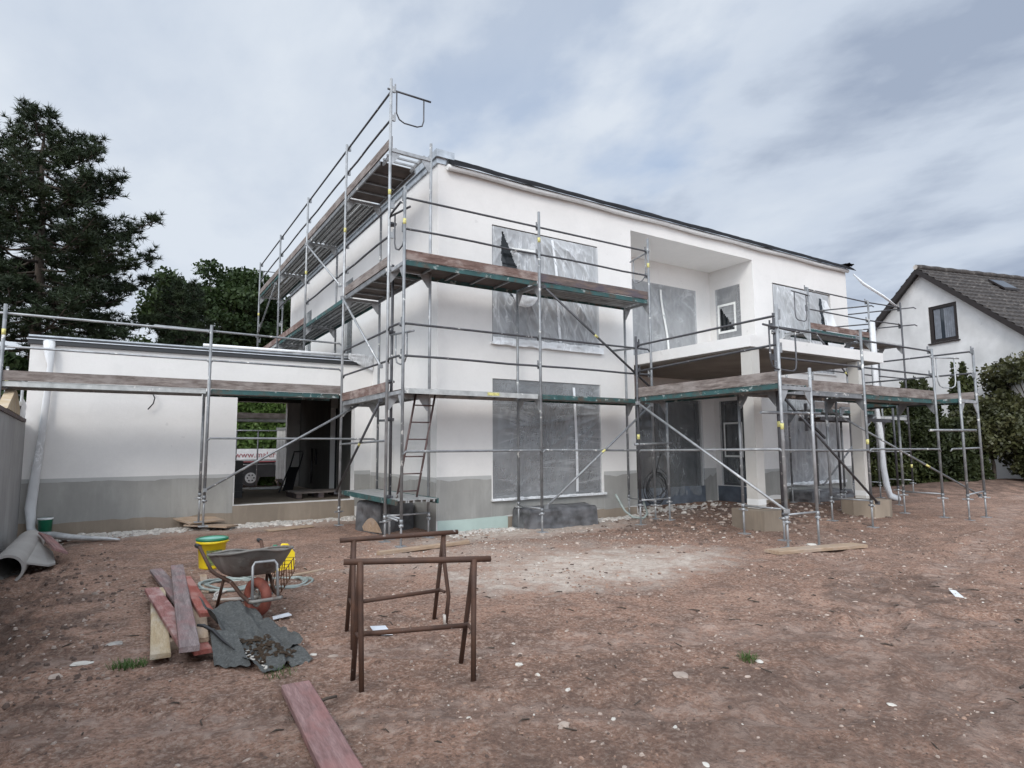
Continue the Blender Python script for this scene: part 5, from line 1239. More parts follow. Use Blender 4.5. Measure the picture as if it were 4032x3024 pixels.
# ------------------------------------------------------------------ loose bits on the ground
def stone(label, c, r, mat, seed, flat=.5, group='loose stones', name='stone', cat='stone'):
    c = (c[0], c[1], gz(c[0], c[1]) + r * flat * .25)
    random.seed(seed); vs = []; fs = []; n = 9; rings = [(.0, 1), (.75, .55), (1.0, 0), (.8, -.5)]
    m_ = MB(); el = random.uniform(1.0, 1.7); rot = random.uniform(0, 3.14)
    P = []
    for (q, h) in rings[1:]:
        for k in range(n):
            th = k * 6.2832 / n; w_ = 1 + random.uniform(-.22, .22)
            x, y = q * r * el * math.cos(th) * w_, q * r * math.sin(th) * w_
            P.append((c[0] + x * math.cos(rot) - y * math.sin(rot), c[1] + x * math.sin(rot) + y * math.cos(rot), c[2] + h * r * flat))
    P.append((c[0], c[1], c[2] + r * flat * .8))
    for j in range(2):
        for k in range(n): fs.append((j * n + k, (j + 1) * n + k, (j + 1) * n + (k + 1) % n, j * n + (k + 1) % n))
    for k in range(n): fs.append((3 * n, k, (k + 1) % n))
    m_.add(P, fs, False); return single(name, m_, mat, label, cat, group)
stone('white stone on the soil right of the nearer sawhorse', (2.32, 3.62, .012), .026, MT['stone_w'], 1)
stone('yellowish white flat chunk lying left of the board pile', (-.18, 5.28, .015), .042, MT['stone_w'], 2, .35)
stone('small brown stone left of the board pile', (-.30, 5.05, .012), .04, MT['stone'], 3)
stone('brown clod on the soil beside the pale yellow plank', (.02, 5.6, .02), .05, MT['rubble'], 4)
stone('white stone at the right edge of the roofing felt', (1.22, 4.62, .012), .022, MT['stone_w'], 5)
stone('brown stone just right of the roofing felt', (1.33, 4.5, .015), .026, MT['stone'], 6)
stone('pale stone beside the small grass tuft on the right', (3.66, 2.74, .012), .026, MT['stone_w'], 7)
stone('angular pale stone in the centre of the foreground', (2.02, 2.72, .015), .03, MT['stone'], 8)
stone('flat greyish stone right of the centre foreground', (3.05, 2.86, .010), .05, MT['stone'], 9, .3)
stone('white chip near the lower edge of the picture', (2.35, 2.08, .01), .022, MT['stone_w'], 10, .3)
stone('pale flake at the lower right, near the dark roots', (3.75, 1.95, .008), .02, MT['stone_w'], 11, .4)
stone('large pale flat stone at the bottom left of the red foreground plank', (.42, 2.95, .01), .035, MT['stone'], 12, .3)
stone('white lump by the middle scaffold foot below the balcony', (8.6, 5.45, -.05), .07, MT['stone_w'], 13)
stone('grey lump of mortar right of the scaffold at the balcony', (14.9, 4.9, -.04), .07, MT['stone_w'], 14)
stone('dark brick fragment lying under the right-hand scaffold', (13.2, 6.9, .02), .10, MT['toe_red'], 15, .4)
m_ = MB(); m_.prism([(1.72, 4.72, .012), (1.83, 4.66, .012), (1.86, 4.90, .016), (1.75, 4.95, .016)], (0, 0, .006)); single('glass_sheet', m_, MT['bright'], 'small shiny rectangular sheet lying between the two sawhorses', 'metal sheet')
m_ = MB(); m_.prism([(1.14, 5.62, .012), (1.30, 5.66, .014), (1.29, 5.75, .014), (1.15, 5.70, .012)], (0, 0, .008)); single('plastic_scrap', m_, MT['bright'], 'torn pale plastic scrap on the soil right of the wheelbarrow wheel', 'plastic scrap')
m_ = MB(); m_.prism([(6.75, 2.78, .012), (7.0, 2.95, .012), (6.98, 3.0, .014), (6.72, 2.84, .014)], (0, 0, .006)); single('plastic_scrap', m_, MT['white_paint'], 'white plastic scrap on the dark soil at the right edge', 'plastic scrap')
for (lab_, pts) in (('dark crooked root at the lower right edge', [(4.55, 1.62, .015), (4.62, 1.60, .03), (4.72, 1.56, .02), (4.8, 1.57, .01)]), ('second dark root lying beside the crooked one', [(4.40, 1.50, .012), (4.48, 1.46, .025), (4.55, 1.41, .01)]), ('short dark stick left of the nearer sawhorse foot', [(.98, 3.68, .012), (1.06, 3.70, .02), (1.12, 3.72, .012)])):
    m_ = MB(); m_.path(pts, [.007, .009, .008, .004][:len(pts)], 6); single('root', m_, MT['bark'], lab_, 'root', 'roots and sticks')
# chips and pebbles past counting
random.seed(21); pb_ = MB(); pw_ = MB(); pdk = MB(); psb = MB()
def pebble(mb, x, y, r, fl_=.6):
    z = gz(x, y); a = random.uniform(0, 6.28); el = random.uniform(.9, 2.0); k = [random.uniform(.75, 1.25) for _ in range(6)]
    vs = []
    for i in range(6):
        th = i * 1.0472; X_, Y_ = r * el * math.cos(th) * k[i], r * math.sin(th) * k[i]
        vs.append((x + X_ * math.cos(a) - Y_ * math.sin(a), y + X_ * math.sin(a) + Y_ * math.cos(a), z - .002))
    for i in range(6):
        th = i * 1.0472; X_, Y_ = .65 * r * el * math.cos(th) * k[i], .65 * r * math.sin(th) * k[i]
        vs.append((x + X_ * math.cos(a) - Y_ * math.sin(a), y + X_ * math.sin(a) + Y_ * math.cos(a), z + r * fl_ * random.uniform(.6, 1.1)))
    mb.add(vs, [(i, (i + 1) % 6, 6 + (i + 1) % 6, 6 + i) for i in range(6)] + [tuple(range(6, 12))])
for i in range(1900):
    dpt = random.uniform(1.0, 12.5) ** 1.0; lat = random.uniform(-.9, .95) * dpt
    x = .533 * dpt + .846 * lat; y = .846 * dpt - .533 * lat
    if x < -1.2 or y > 9.4 or (y > 8.6 and x < 3): 
        continue
    r = (.0028 + .0011 * dpt ** .7) * random.choice((.7, .8, 1, 1, 1.2, 1.6, 2.4))
    pebble(random.choice((pb_, pb_, pb_, pb_, pb_, pw_, pdk, pdk, pdk)), x, y, min(r, .03), random.uniform(.3, .8))
for i in range(9000):
    dpt = 1.3 + 9.5 * random.random() ** 1.25; lat = random.uniform(-.9, .95) * dpt
    x = .533 * dpt + .846 * lat; y = .846 * dpt - .533 * lat
    if x < -1.3 or y > 9.4 or (y > 8.6 and x < 3): continue
    if nz(x * .8, y * .8, 7.0) + .5 * nz(x * 2.5, y * 2.5, 3.0) < -.12: continue
    r = (.0026 + .0010 * dpt) * random.choice((.6, .7, .8, 1, 1.2, 1.6))
    pebble(random.choice((psb, psb, pb_, pdk)), x, y, min(r, .02), random.uniform(.5, 1.0))
for i in range(750):
    x = random.gauss(5.5, 1.8); y = random.gauss(7.9, .9)
    if y < 9.5: pebble(random.choice((pb_, pb_, pb_, pb_, pw_)), x, y, random.uniform(.005, .015))
for i in range(900):
    x = random.gauss(10.8, 1.6); y = random.gauss(8.0, .8)
    if y < 9.6: pebble(random.choice((pb_, pdk, pdk)), x, y, random.uniform(.01, .04), .8)
for i in range(420):
    x = random.uniform(-1.3, .0); y = random.uniform(4.5, 11.5); pebble(random.choice((pb_, pdk, pdk, pdk)), x, y, random.uniform(.006, .022), .9)
for mb_, mt_, lb_, nm in ((pb_, MT['stone'], 'brownish pebbles scattered all over the soil', 'pebbles'), (pw_, MT['stone_w'], 'whitish mortar chips scattered all over the soil', 'mortar_chips'), (psb, MT['soil_bit'], 'reddish soil crumbs scattered over the ground', 'soil_crumbs'), (pdk, MT['clod'], 'dark clods scattered over the soil', 'clods')):
    o = mb_.build(nm, mt_); tag(o, lb_, 'rubble', kind='stuff')
tw = MB()
for i in range(110):
    dpt = 1.4 + 6.5 * random.random(); lat = random.uniform(-.9, .95) * dpt
    x = .533 * dpt + .846 * lat; y = .846 * dpt - .533 * lat
    if x < -1.2 or y > 8.5: continue
    a = random.uniform(0, 3.14); L_ = random.uniform(.008, .04) * (1 + .12 * dpt); b = a + random.uniform(-.6, .6)
    p0 = Vector((x, y, gz(x, y) + .004)); p1_ = p0 + Vector((L_ * math.cos(a), L_ * math.sin(a), .006)); p2_ = p1_ + Vector((L_ * math.cos(b), L_ * math.sin(b), -.004))
    tw.path([p0, p1_, p2_], [.002 + .0005 * dpt, .0025 + .0006 * dpt, .001], 4)
tag(tw.build('twigs', MT['bark']), 'thin dark twigs and root ends strewn over the soil', 'twigs', kind='stuff')
gv = MB()
for i in range(2300):
    x = random.uniform(-.9, 4.5); y = 12.95 - abs(random.gauss(0, .26)) * (1 + .5 * nz(x * 1.3, 4.0)); pebble(gv, x, y, random.choice((.008, .012, .016, .02, .03, .045)) * random.uniform(.7, 1.2), .6)
for i in range(1500):
    x = random.uniform(4.6, 9.3); y = 9.62 - abs(random.gauss(0, .22)); 
    if 6.0 < x < 7.7 and y > 8.98: continue
    pebble(gv, x, y, random.choice((.008, .011, .015, .02, .035)) * random.uniform(.7, 1.2), .6)
for i in range(500):
    x = random.gauss(9.6, 1.6); y = random.gauss(10.2, .5)
    if 9.3 < x < 13.3 and y < 11: pebble(gv, x, y, random.uniform(.012, .05), .8)
tag(gv.build('rubble', MT['rubble']), 'white rubble and mortar heaped along the foot of the walls', 'rubble', kind='stuff')

def blades(label, c, n, r, h, seed, name='grass_tuft', group='grass tufts'):
    random.seed(seed); m_ = MB()
    for i in range(n):
        a = random.uniform(0, 6.28); q = r * math.sqrt(random.random()); x, y = c[0] + q * math.cos(a), c[1] + q * math.sin(a); z = gz(x, y)
        L_ = h * random.uniform(.5, 1.2); la = random.uniform(0, 6.28); ln = random.uniform(.5, 1.6); w_ = .0026
        dx, dy = math.cos(la), math.sin(la); px, py = -dy * w_, dx * w_
        m_.add([(x - px, y - py, z - .005), (x + px, y + py, z - .005), (x + dx * L_ * ln * .45 + px * .7, y + dy * L_ * ln * .45 + py * .7, z + L_ * .7), (x + dx * L_ * ln * .45 - px * .7, y + dy * L_ * ln * .45 - py * .7, z + L_ * .7), (x + dx * L_ * ln, y + dy * L_ * ln, z + L_ * (1 - .35 * ln))],
               [(0, 1, 2, 3), (3, 2, 4)])
    return single(name, m_, MT['grass'], label, 'grass tuft', group)
blades('green grass tuft left of the pale yellow plank', (.10, 5.02), 190, .11, .06, 1)
blades('sparse grass tuft at the near edge of the roofing felt', (.92, 4.30), 45, .10, .055, 2)
blades('small lone grass tuft on bare soil at the right', (3.62, 2.80), 90, .05, .05, 3)
# ------------------------------------------------------------------ things seen through the garage
VY = 24.0
tr_ = thing('trailer', 'white-sided trailer with red lettering parked in the street behind the garage', 'trailer', (4.3, VY, 0))
m_ = MB(); m_.box(2.9, 5.6, VY, VY + 1.6, 1.06, 1.44); bodyt = m_.build('side_board', MT['white_paint'], tr_)
m_ = MB(); m_.box(2.9, 5.6, VY - .02, VY + .01, 1.0, 1.055); m_.build('lower_rail', MT['galv_clean'], tr_)
m_ = MB(); m_.box(2.9, 5.6, VY - .012, VY + .0, .96, .995); m_.build('red_strip', MT['red_print'], tr_)
m_ = MB(); m_.box(3.0, 5.55, VY + .05, VY + 1.5, .42, .95); m_.build('chassis', MT['black'], tr_)
for wx in (3.93, 5.2):
    w_ = MB(); w_.path([(wx, VY - .02, .40), (wx, VY + .2, .40)], .30, 24); wo2 = w_.build('wheel', MT['black'], tr_)
    r_ = MB(); r_.path([(wx, VY - .035, .40), (wx, VY - .02, .40)], .19, 20); rim_ = r_.build('rim', MT['galv_clean'], wo2)
    h_ = MB()
    for k in range(6): h_.path([(wx + .11 * math.cos(k * 1.047), VY - .042, .40 + .11 * math.sin(k * 1.047)), (wx + .11 * math.cos(k * 1.047), VY - .034, .40 + .11 * math.sin(k * 1.047))], .03, 8)
    h_.build('rim_holes', MT['black'], rim_)
fc_ = bpy.data.curves.new('lettering', 'FONT'); fc_.body = 'www.maler-'; fc_.size = .30; fc_.extrude = .002
fo_ = bpy.data.objects.new('tmp_text', fc_); C.objects.link(fo_)
bpy.context.view_layer.update()
me = bpy.data.meshes.new_from_object(fo_.evaluated_get(bpy.context.evaluated_depsgraph_get()))
bpy.data.objects.remove(fo_); me.name = 'lettering'; me.materials.clear(); me.materials.append(MT['red_print'])
lo_ = bpy.data.objects.new('lettering', me); C.objects.link(lo_); lo_.parent = bodyt; lo_.rotation_euler = (math.pi / 2, 0, 0); lo_.location = Vector((3.37, VY - .006, 1.13)) - Vector(OFF[bodyt.name])
gt = thing('mesh_fence', 'green wire mesh fence in front of the hedge behind the garage', 'fence', (4.0, 23.2, 0))
m_ = MB()
for x in (2.6, 3.3, 4.0, 4.72): m_.tube((x, 23.2, .0), (x, 23.2, 2.1), .025, 6)
m_.build('post', MT['galv_dark'], gt); m_ = MB(); m_.tube((2.6, 23.2, 2.08), (4.72, 23.2, 2.08), .025, 6); m_.tube((2.6, 23.2, .9), (4.72, 23.2, .9), .012, 6); m_.build('rail', MT['galv'], gt)
wf = thing('picket_gate', 'narrow white slatted gate panel behind the garage opening', 'gate', (4.6, 21.5, 0))
for k in range(4):
    m_ = MB(); m_.box(4.30 + k * .095, 4.385 + k * .095, 21.5, 21.53, .45, 2.12); m_.build('slat', MT['sill'], wf)
m_ = MB(); m_.box(4.27, 4.72, 21.47, 21.498, 2.06, 2.14); m_.box(4.27, 4.72, 21.532, 21.56, .9, 1.0); m_.build('rail', MT['galv_clean'], wf)
R_ = Scaf('plain scaffold behind the garage, one board seen through the opening', (3.3, 20.4, 0))
R_.standard(2.72, 20.2, 3.4, .05, .4, mat='galv_dark'); R_.standard(2.86, 20.9, 2.5, .05, .4, mat='galv_dark'); R_.standard(5.5, 20.2, 3.4, .05, .4)
R_.deck((2.72, 20.2), (5.5, 20.2), (0, 1), 2.36, 'steel', 'alu'); R_.toe((2.74, 20.22), (5.5, 20.22), 2.37, 'toe', .17)
R_.standard(-1.9, 14.6, 3.0, .0, .4, mat='galv', stick=2.75); R_.standard(-1.75, 15.4, 2.9, .0, .4, mat='galv_clean'); R_.deck((-2.6, 13.6), (-1.75, 15.6), (1, 0), 2.35, 'steel', 'alu', .5); R_.brace((-2.6, 13.4, 2.9), (-1.8, 15.0, 2.2), 'galv')
R_.standard(1.9, 20.75, 4.4, .05, .4, mat='galv', stick=3.9); R_.rail((1.7, 20.75, 4.0), (5.5, 20.75, 4.0), 'galv'); R_.rail((1.9, 20.75, 3.55), (5.5, 20.75, 3.55), 'galv'); R_.endguard((1.9, 20.75, 4.0), (.1, -1), 'galv')
# inside the garage
m_ = MB(); m_.box(1.9, 2.42, 15.8, 16.6, .30, 1.16); bx_ = single('storage_box', m_, MT['black'], 'tall black box just inside the garage opening on the left', 'box')
for k in range(4): 
    m_ = MB(); m_.box(1.88, 2.44, 15.78, 16.62, .42 + .18 * k, .45 + .18 * k); o = m_.build('rib', MT['black'], None); o.parent = bx_; o.location = -bx_.location
pa = thing('pallet', 'dark wooden pallet on the garage floor by the side door', 'pallet', (3.9, 15.0, .3))
for k in range(5):
    m_ = MB(); m_.box(3.35, 4.5, 14.6 + .22 * k, 14.74 + .22 * k, .42, .445); m_.build('board', MT['toe'], pa)
for k in range(3):
    m_ = MB(); m_.box(3.38 + .5 * k, 3.50 + .5 * k, 14.6, 15.62, .305, .418); m_.build('runner', MT['toe_dark'], pa)
sk = thing('hand_truck', 'black hand truck leaning against the wall inside the garage', 'hand truck', (3.9, 17.2, .3))
for s_ in (-.12, .12):
    m_ = MB(); m_.path([(3.55 + s_, 16.7, .33), (3.95 + s_, 17.3, 1.0), (4.06 + s_, 17.45, 1.30)], .02, 8); m_.build('rail', MT['black'], sk)
m_ = MB(); m_.path([(3.94, 17.45, 1.30), (3.95, 17.47, 1.36), (4.17, 17.47, 1.36), (4.18, 17.45, 1.30)], .018, 8); m_.build('handle', MT['black'], sk)
m_ = MB(); m_.add([(3.50, 16.66, .36), (3.76, 16.66, .36), (4.02, 17.2, .95), (3.78, 17.2, .95)], [(0, 1, 2, 3)]); m_.build('back_panel', MT['black'], sk)
m_ = MB(); m_.path([(4.3, 17.0, .5), (4.34, 17.1, 1.0), (4.36, 17.2, 1.45), (4.42, 17.0, 1.4), (4.40, 16.9, 1.0)], .03, 8); single('pipe_bundle', m_, MT['black'], 'black bent pipe leaning by the garage wall', 'pipe')
m_ = MB(); m_.add([(3.0, 18.6, .315), (3.7, 18.3, .315), (3.9, 18.9, .33), (3.3, 19.1, .33)], [(0, 1, 2, 3)]); m_.box(3.1, 3.9, 18.9, 19.0, .302, .35); single('timber_scraps', m_, MT['sill'], 'pale boards lying on the floor at the back of the garage', 'boards')

# ------------------------------------------------------------------ vegetation
def quads_from(P, A, B_):
    """leaf quads: centres P, half axes A and B (n,3)"""
    V = np.stack([P - A - B_, P + A - B_, P + A + B_, P - A + B_], 1).reshape(-1, 3)
    return V
def leaf_obj(name, V, k, mat, parent=None, label=None):
    off = np.array(OFF.get(parent.name, (0, 0, 0))) if parent else np.zeros(3)
    V = V - off; n = len(V) // k
    me = bpy.data.meshes.new(name); me.vertices.add(len(V)); me.vertices.foreach_set('co', V.astype(np.float32).ravel())
    me.loops.add(len(V)); me.loops.foreach_set('vertex_index', np.arange(len(V), dtype=np.int32))
    me.polygons.add(n); me.polygons.foreach_set('loop_start', np.arange(0, n * k, k, dtype=np.int32)); me.polygons.foreach_set('loop_total', np.full(n, k, np.int32))
    me.materials.append(mat); me.update(calc_edges=True); me.validate()
    o = bpy.data.objects.new(name, me); C.objects.link(o)
    if parent: o.parent = parent
    return o
def rand_axes(n, la, lb, up=None):
    a = rng.normal(size=(n, 3)); 
    if up is not None: a = a * (1 - up) + np.array([0, 0, 1.0]) * up
    a /= np.linalg.norm(a, axis=1)[:, None]; b = rng.normal(size=(n, 3)); b -= a * (a * b).sum(1)[:, None]; b /= np.linalg.norm(b, axis=1)[:, None]
    sc = rng.uniform(.6, 1.3, (n, 1)); return a * la * sc, b * lb * sc
def pine(label, base, H, prof, crown0, ntuft, seed, lean=(0, 0), tuft=.36):
    random.seed(seed); t = thing('pine_tree', label, 'tree', base)
    bx_, by_, bz_ = base
    m_ = MB(); n = 12
    pts = [(bx_ + lean[0] * (i / n) + .15 * nz(i * .5, seed), by_ + lean[1] * (i / n), bz_ + H * .95 * i / n) for i in range(n + 1)]
    m_.path(pts, [.30 * (1 - .9 * i / n) + .02 for i in range(n + 1)], 9); m_.build('trunk', MT['bark'], t)
    tips = []; lim = MB()
    zs = [z for z, _ in prof]; ls = [l for _, l in prof]
    nb = int(H * 5.2)
    for k in range(nb):
        f = (k + random.random()) / nb; z0 = crown0 + (H * .97 - crown0) * f
        L_ = float(np.interp(z0, zs, ls)) * random.uniform(.72, 1.08); az = k * 2.4 + random.uniform(-.5, .5)
        i_ = z0 / (H * .95); ox, oy = bx_ + lean[0] * i_, by_ + lean[1] * i_
        pp_ = []
        for j in range(6):
            q = j / 5; r_ = L_ * q; zz = z0 - .10 * L_ * math.sin(q * 2.6) + .34 * L_ * q ** 2.6 * (0.5 + .5 * f)
            pp_.append(Vector((ox + r_ * math.cos(az + .15 * q), oy + r_ * math.sin(az + .15 * q), bz_ + zz)))
        lim.path(pp_, [.055 * (1 - .8 * j / 5) * (1.2 - .6 * f) + .008 for j in range(6)], 5)
        ns = max(5, int(L_ * 4.2))
        for j in range(ns):
            q = .30 + .70 * (j + random.random()) / ns; a = min(4, int(q * 5)); p = pp_[a].lerp(pp_[a + 1], q * 5 - a)
            sl_ = (1.05 - q) * L_ * .38 + .25; sa = az + random.choice((-1, 1)) * random.uniform(.5, 1.2)
            e = p + Vector((sl_ * math.cos(sa), sl_ * math.sin(sa), random.uniform(.0, .35) * sl_ + .1))
            lim.path([p, p.lerp(e, .5) + Vector((0, 0, -.04)), e], [.018, .012, .007], 4)
            for w_ in range(max(5, int(sl_ * 9))):
                tips.append(p.lerp(e, random.uniform(.35, 1.0)) + Vector((random.gauss(0, .15), random.gauss(0, .15), random.gauss(.10, .16))))
        tips.append(pp_[-1])
        for w_ in range(4): tips.append(pp_[-1] + Vector((random.gauss(0, .16), random.gauss(0, .16), random.uniform(.0, .3))))
    lim.build('limbs', MT['bark'], t)
    tips = np.array([tuple(p) for p in tips])
    if len(tips) > ntuft: tips = tips[rng.permutation(len(tips))[:ntuft]]
    nn = 22; P0 = np.repeat(tips, nn, 0); d = rng.normal(size=P0.shape); d[:, 2] = d[:, 2] * .7 + .65; d /= np.linalg.norm(d, axis=1)[:, None]
    L2 = tuft * rng.uniform(.55, 1.1, (len(d), 1)); sdv = np.cross(d, rng.normal(size=d.shape)); sdv /= np.linalg.norm(sdv, axis=1)[:, None]
    V = np.stack([P0 - sdv * .021, P0 + sdv * .021, P0 + d * L2], 1).reshape(-1, 3)
    # upright candles at the shoot ends
    leaf_obj('crown', V, 3, MT['pine'], t)
    return t
pine('tall dark pine tree rising behind the garage at the left', (-3.15, 31.5, 0), 15.7, [(5.2, 3.4), (6.6, 4.4), (8.0, 3.8), (8.8, 4.3), (9.4, 5.7), (10.0, 3.6), (10.6, 3.2), (11.3, 4.6), (11.9, 2.9), (12.4, 2.6), (12.9, 3.6), (13.5, 2.0), (14.3, 1.8), (15.0, 1.0), (15.7, .3)], 5.0, 19000, 3, (-.35, .2), .33)
pine('slim dark pine tree between the tall pine and the leafy tree', (1.9, 33.0, 0), 9.3, [(3, 1.9), (5, 1.6), (7, 1.2), (8.4, .8), (9.2, .3)], 2.5, 3800, 5, (.2, 0), .30)
def leafy(label, base, H, rx, ry, zc, rz, nclump, nleaf, leaf, mat, seed, name='leafy_tree', cr=1.3, trunk_r=.3, shell=.55):
    random.seed(seed); r0 = np.random.default_rng(seed); t = thing(name, label, 'tree' if 'tree' in name else 'shrub', base)
    m_ = MB(); b = Vector(base); m_.path([b, b + Vector((.1, 0, H * .25)), b + Vector((.05, .1, zc * .9)), b + Vector((0, 0, zc + rz * .6))], [trunk_r, trunk_r * .8, trunk_r * .5, trunk_r * .12], 8); m_.build('trunk', MT['bark'], t)
    lim = MB(); Pn = []
    for k in range(nclump):
        v = r0.normal(size=3); v /= np.linalg.norm(v); v[2] = v[2] * .9 + .12
        rr = shell + (1 - shell) * r0.random() ** .6
        w_ = 1 + .22 * nz(v[0] * 1.7 + seed, v[1] * 1.7, v[2] * 1.7)
        c = np.array([base[0] + v[0] * rx * rr * w_, base[1] + v[1] * ry * rr * w_, base[2] + zc + v[2] * rz * rr * w_])
        s0 = b + Vector((0, 0, zc * random.uniform(.55, .95))); lim.path([s0, s0.lerp(Vector(c), .5) + Vector((0, 0, -.2)), Vector(c)], [trunk_r * .28, trunk_r * .15, .015], 5)
        R = cr * r0.uniform(.55, 1.15); n = int(nleaf * (R / cr) ** 2)
        q = r0.normal(size=(n, 3)); q /= np.linalg.norm(q, axis=1)[:, None]; q *= (R * r0.random((n, 1)) ** .45); q[:, 2] *= .72
        Pn.append(c + q)
    lim.build('limbs', MT['bark'], t)
    P0 = np.concatenate(Pn); A_, B2 = rand_axes(len(P0), leaf, leaf * .55)
    leaf_obj('crown', quads_from(P0, A_, B2), 4, MT[mat], t); return t
leafy('broad dark green leafy tree behind the garage roof, in front of the sky', (5.0, 42.5, 0), 14, 4.9, 4.4, 8.6, 4.5, 150, 520, .105, 'decid', 11, cr=1.15, shell=.4)
leafy('darker leafy tree right of the broad one, mostly hidden by the house scaffold', (10.2, 44.0, 0), 11, 3.6, 3.2, 7.6, 4.4, 70, 480, .11, 'decid', 12, cr=1.2)
def hedge_obj(name, label, x0, x1, y0, y1, H, n, leaf, mat, seed, cat='hedge', top=.5, ang=0.0):
    r0 = np.random.default_rng(seed); t = thing(name, label, cat, ((x0 + x1) / 2, (y0 + y1) / 2, 0))
    u, v, w = r0.random(n), r0.random(n), r0.random(n)
    X = x0 + (x1 - x0) * u; hh = np.array([H + top * fr(float(x) * .6, seed, 2.0, 3) for x in X]); Z_ = hh * v ** .8; Y = y0 + (y1 - y0) * w ** 1.6
    Y = Y + np.array([.35 * nz(float(a) * 1.3, float(b) * 1.3, seed) for a, b in zip(X, Z_)])
    P0 = np.stack([X, Y, Z_], 1); A_, B2 = rand_axes(n, leaf, leaf * .6); leaf_obj('foliage', quads_from(P0, A_, B2), 4, MT[mat], t)
    m_ = MB()
    for k in range(int((x1 - x0) / .8)): 
        x = x0 + .4 + .8 * k; m_.path([(x, (y0 + y1) / 2, 0), (x + .1, (y0 + y1) / 2, H * .5), (x, (y0 + y1) / 2 + .1, H * .9)], [.05, .04, .01], 5)
    m_.build('stems', MT['bark'], t); return t
hedge_obj('clipped_hedge', 'bright green hedge seen through the open garage', 1.5, 9.0, 25.8, 26.8, 3.6, 26000, .085, 'hedge', 31)
hedge_obj('tall_hedge', 'dark green tall hedge below the pine, left of the garage', -14.0, 1.4, 25.5, 27.0, 4.6, 26000, .12, 'decid', 32, top=1.0)
# right-hand shrubs
def yew(label, base, H, r, n, seed, spikes=14):
    r0 = np.random.default_rng(seed); random.seed(seed); t = thing('yew_shrub', label, 'shrub', base, 'dark evergreen shrubs')
    m_ = MB(); b = Vector(base); m_.path([b, b + Vector((0, 0, H * .8))], [.12, .02], 6); m_.build('trunk', MT['bark'], t)
    th = r0.random(n) * 6.2832; zz = r0.random(n); rad_ = r * (1 - .35 * zz ** 2.5) * (.55 + .45 * r0.random(n) ** .5) * (1 + .15 * np.sin(th * 5 + seed))
    P0 = np.stack([base[0] + rad_ * np.cos(th), base[1] + rad_ * np.sin(th), base[2] + zz * H * .88], 1)
    L0 = [P0]
    for k in range(spikes):
        a = random.uniform(0, 6.28); q = r * .7 * math.sqrt(random.random()); cx, cy = base[0] + q * math.cos(a), base[1] + q * math.sin(a); hh = H * random.uniform(.88, 1.08)
        s_ = r0.random((160, 3)); L0.append(np.stack([cx + (s_[:, 0] - .5) * .22 * (1 - s_[:, 2] * .6), cy + (s_[:, 1] - .5) * .22 * (1 - s_[:, 2] * .6), H * .7 + (hh - H * .7) * s_[:, 2]], 1))
    P0 = np.concatenate(L0); A_, B2 = rand_axes(len(P0), .07, .022, .45); leaf_obj('foliage', quads_from(P0, A_, B2), 4, MT['yew'], t); return t
yew('dark evergreen shrub with spiky tips directly behind the right scaffold end', (24.3, 11.2, 0), 3.7, 1.1, 13000, 41, 22)
yew('slim dark evergreen shrub with a single tall spike', (25.5, 10.0, 0), 4.35, .5, 6000, 42, 6)
yew('dark evergreen shrub farthest left of the planting, next to the house corner', (22.6, 11.9, 0), 3.3, 1.3, 13000, 43, 22)
yew('dense low dark evergreen shrub in front of the spiked ones', (23.8, 10.2, 0), 2.6, 1.3, 13000, 44, 10)
leafy('large rhododendron shrub with grey-green leaves at the right edge', (27.2, 8.5, 0), 4.6, 1.5, 1.5, 2.9, 1.75, 80, 270, .06, 'rhodo', 51, 'rhododendron_shrub', .55, .10)
leafy('loose rhododendron shrub with bare stems between evergreens and right edge', (25.2, 9.2, 0), 2.8, 1.1, 1.0, 1.8, 1.0, 40, 260, .055, 'rhodo', 52, 'rhododendron_shrub', .5, .08)
leafy('low rhododendron shrub nearest the viewer at the right edge', (26.3, 8.2, 0), 1.9, 1.2, .9, .85, .85, 40, 260, .05, 'rhodo', 53, 'rhododendron_shrub', .5, .06)
# ------------------------------------------------------------------ neighbour's house
gdir = Vector((.2504, .9681, 0)); rdir = Vector((.9681, -.2504, 0)); ap = Vector((28.18, 12.24, 0))
nb = thing('neighbour_house', 'older white rendered house with brown tiled gable roof on the right', 'house', (28.18, 12.24, 0))
def np_(s_, d_, z): return ap + gdir * s_ + rdir * d_ + Vector((0, 0, z))      # s along the gable (+ = away), d into the house
HA = 8.72; SL = .80
eL, eR = 4.3, -5.6
zl = HA - eL * .86; zr = HA + eR * .86
wn = (-1.17 - .0, -.10 + .0)
m_ = MB()
def gtop(s_): return HA - abs(s_) * .86
ss = sorted([eR, eL, 0.0, -1.36, -.17] + [eR + .55 * k for k in range(18) if eR + .55 * k < eL])
for a, b in zip(ss[:-1], ss[1:]):
    if b - a < 1e-4: continue
    if -1.37 < (a + b) / 2 < -.16:
        m_.add([np_(a, 0, 0), np_(b, 0, 0), np_(b, 0, 5.60), np_(a, 0, 5.60)], [(3, 2, 1, 0)]); m_.add([np_(a, 0, 7.12), np_(b, 0, 7.12), np_(b, 0, gtop(b)), np_(a, 0, gtop(a))], [(3, 2, 1, 0)])
    else: m_.add([np_(a, 0, 0), np_(b, 0, 0), np_(b, 0, gtop(b)), np_(a, 0, gtop(a))], [(3, 2, 1, 0)])
for (a, b, c, d) in ((-1.36, -1.36, 5.6, 7.12), (-.17, -.17, 5.6, 7.12)): m_.add([np_(a, 0, c), np_(a, .14, c), np_(a, .14, d), np_(a, 0, d)], [(0, 1, 2, 3)])
m_.add([np_(-1.36, 0, 7.12), np_(-.17, 0, 7.12), np_(-.17, .14, 7.12), np_(-1.36, .14, 7.12)], [(0, 1, 2, 3)])
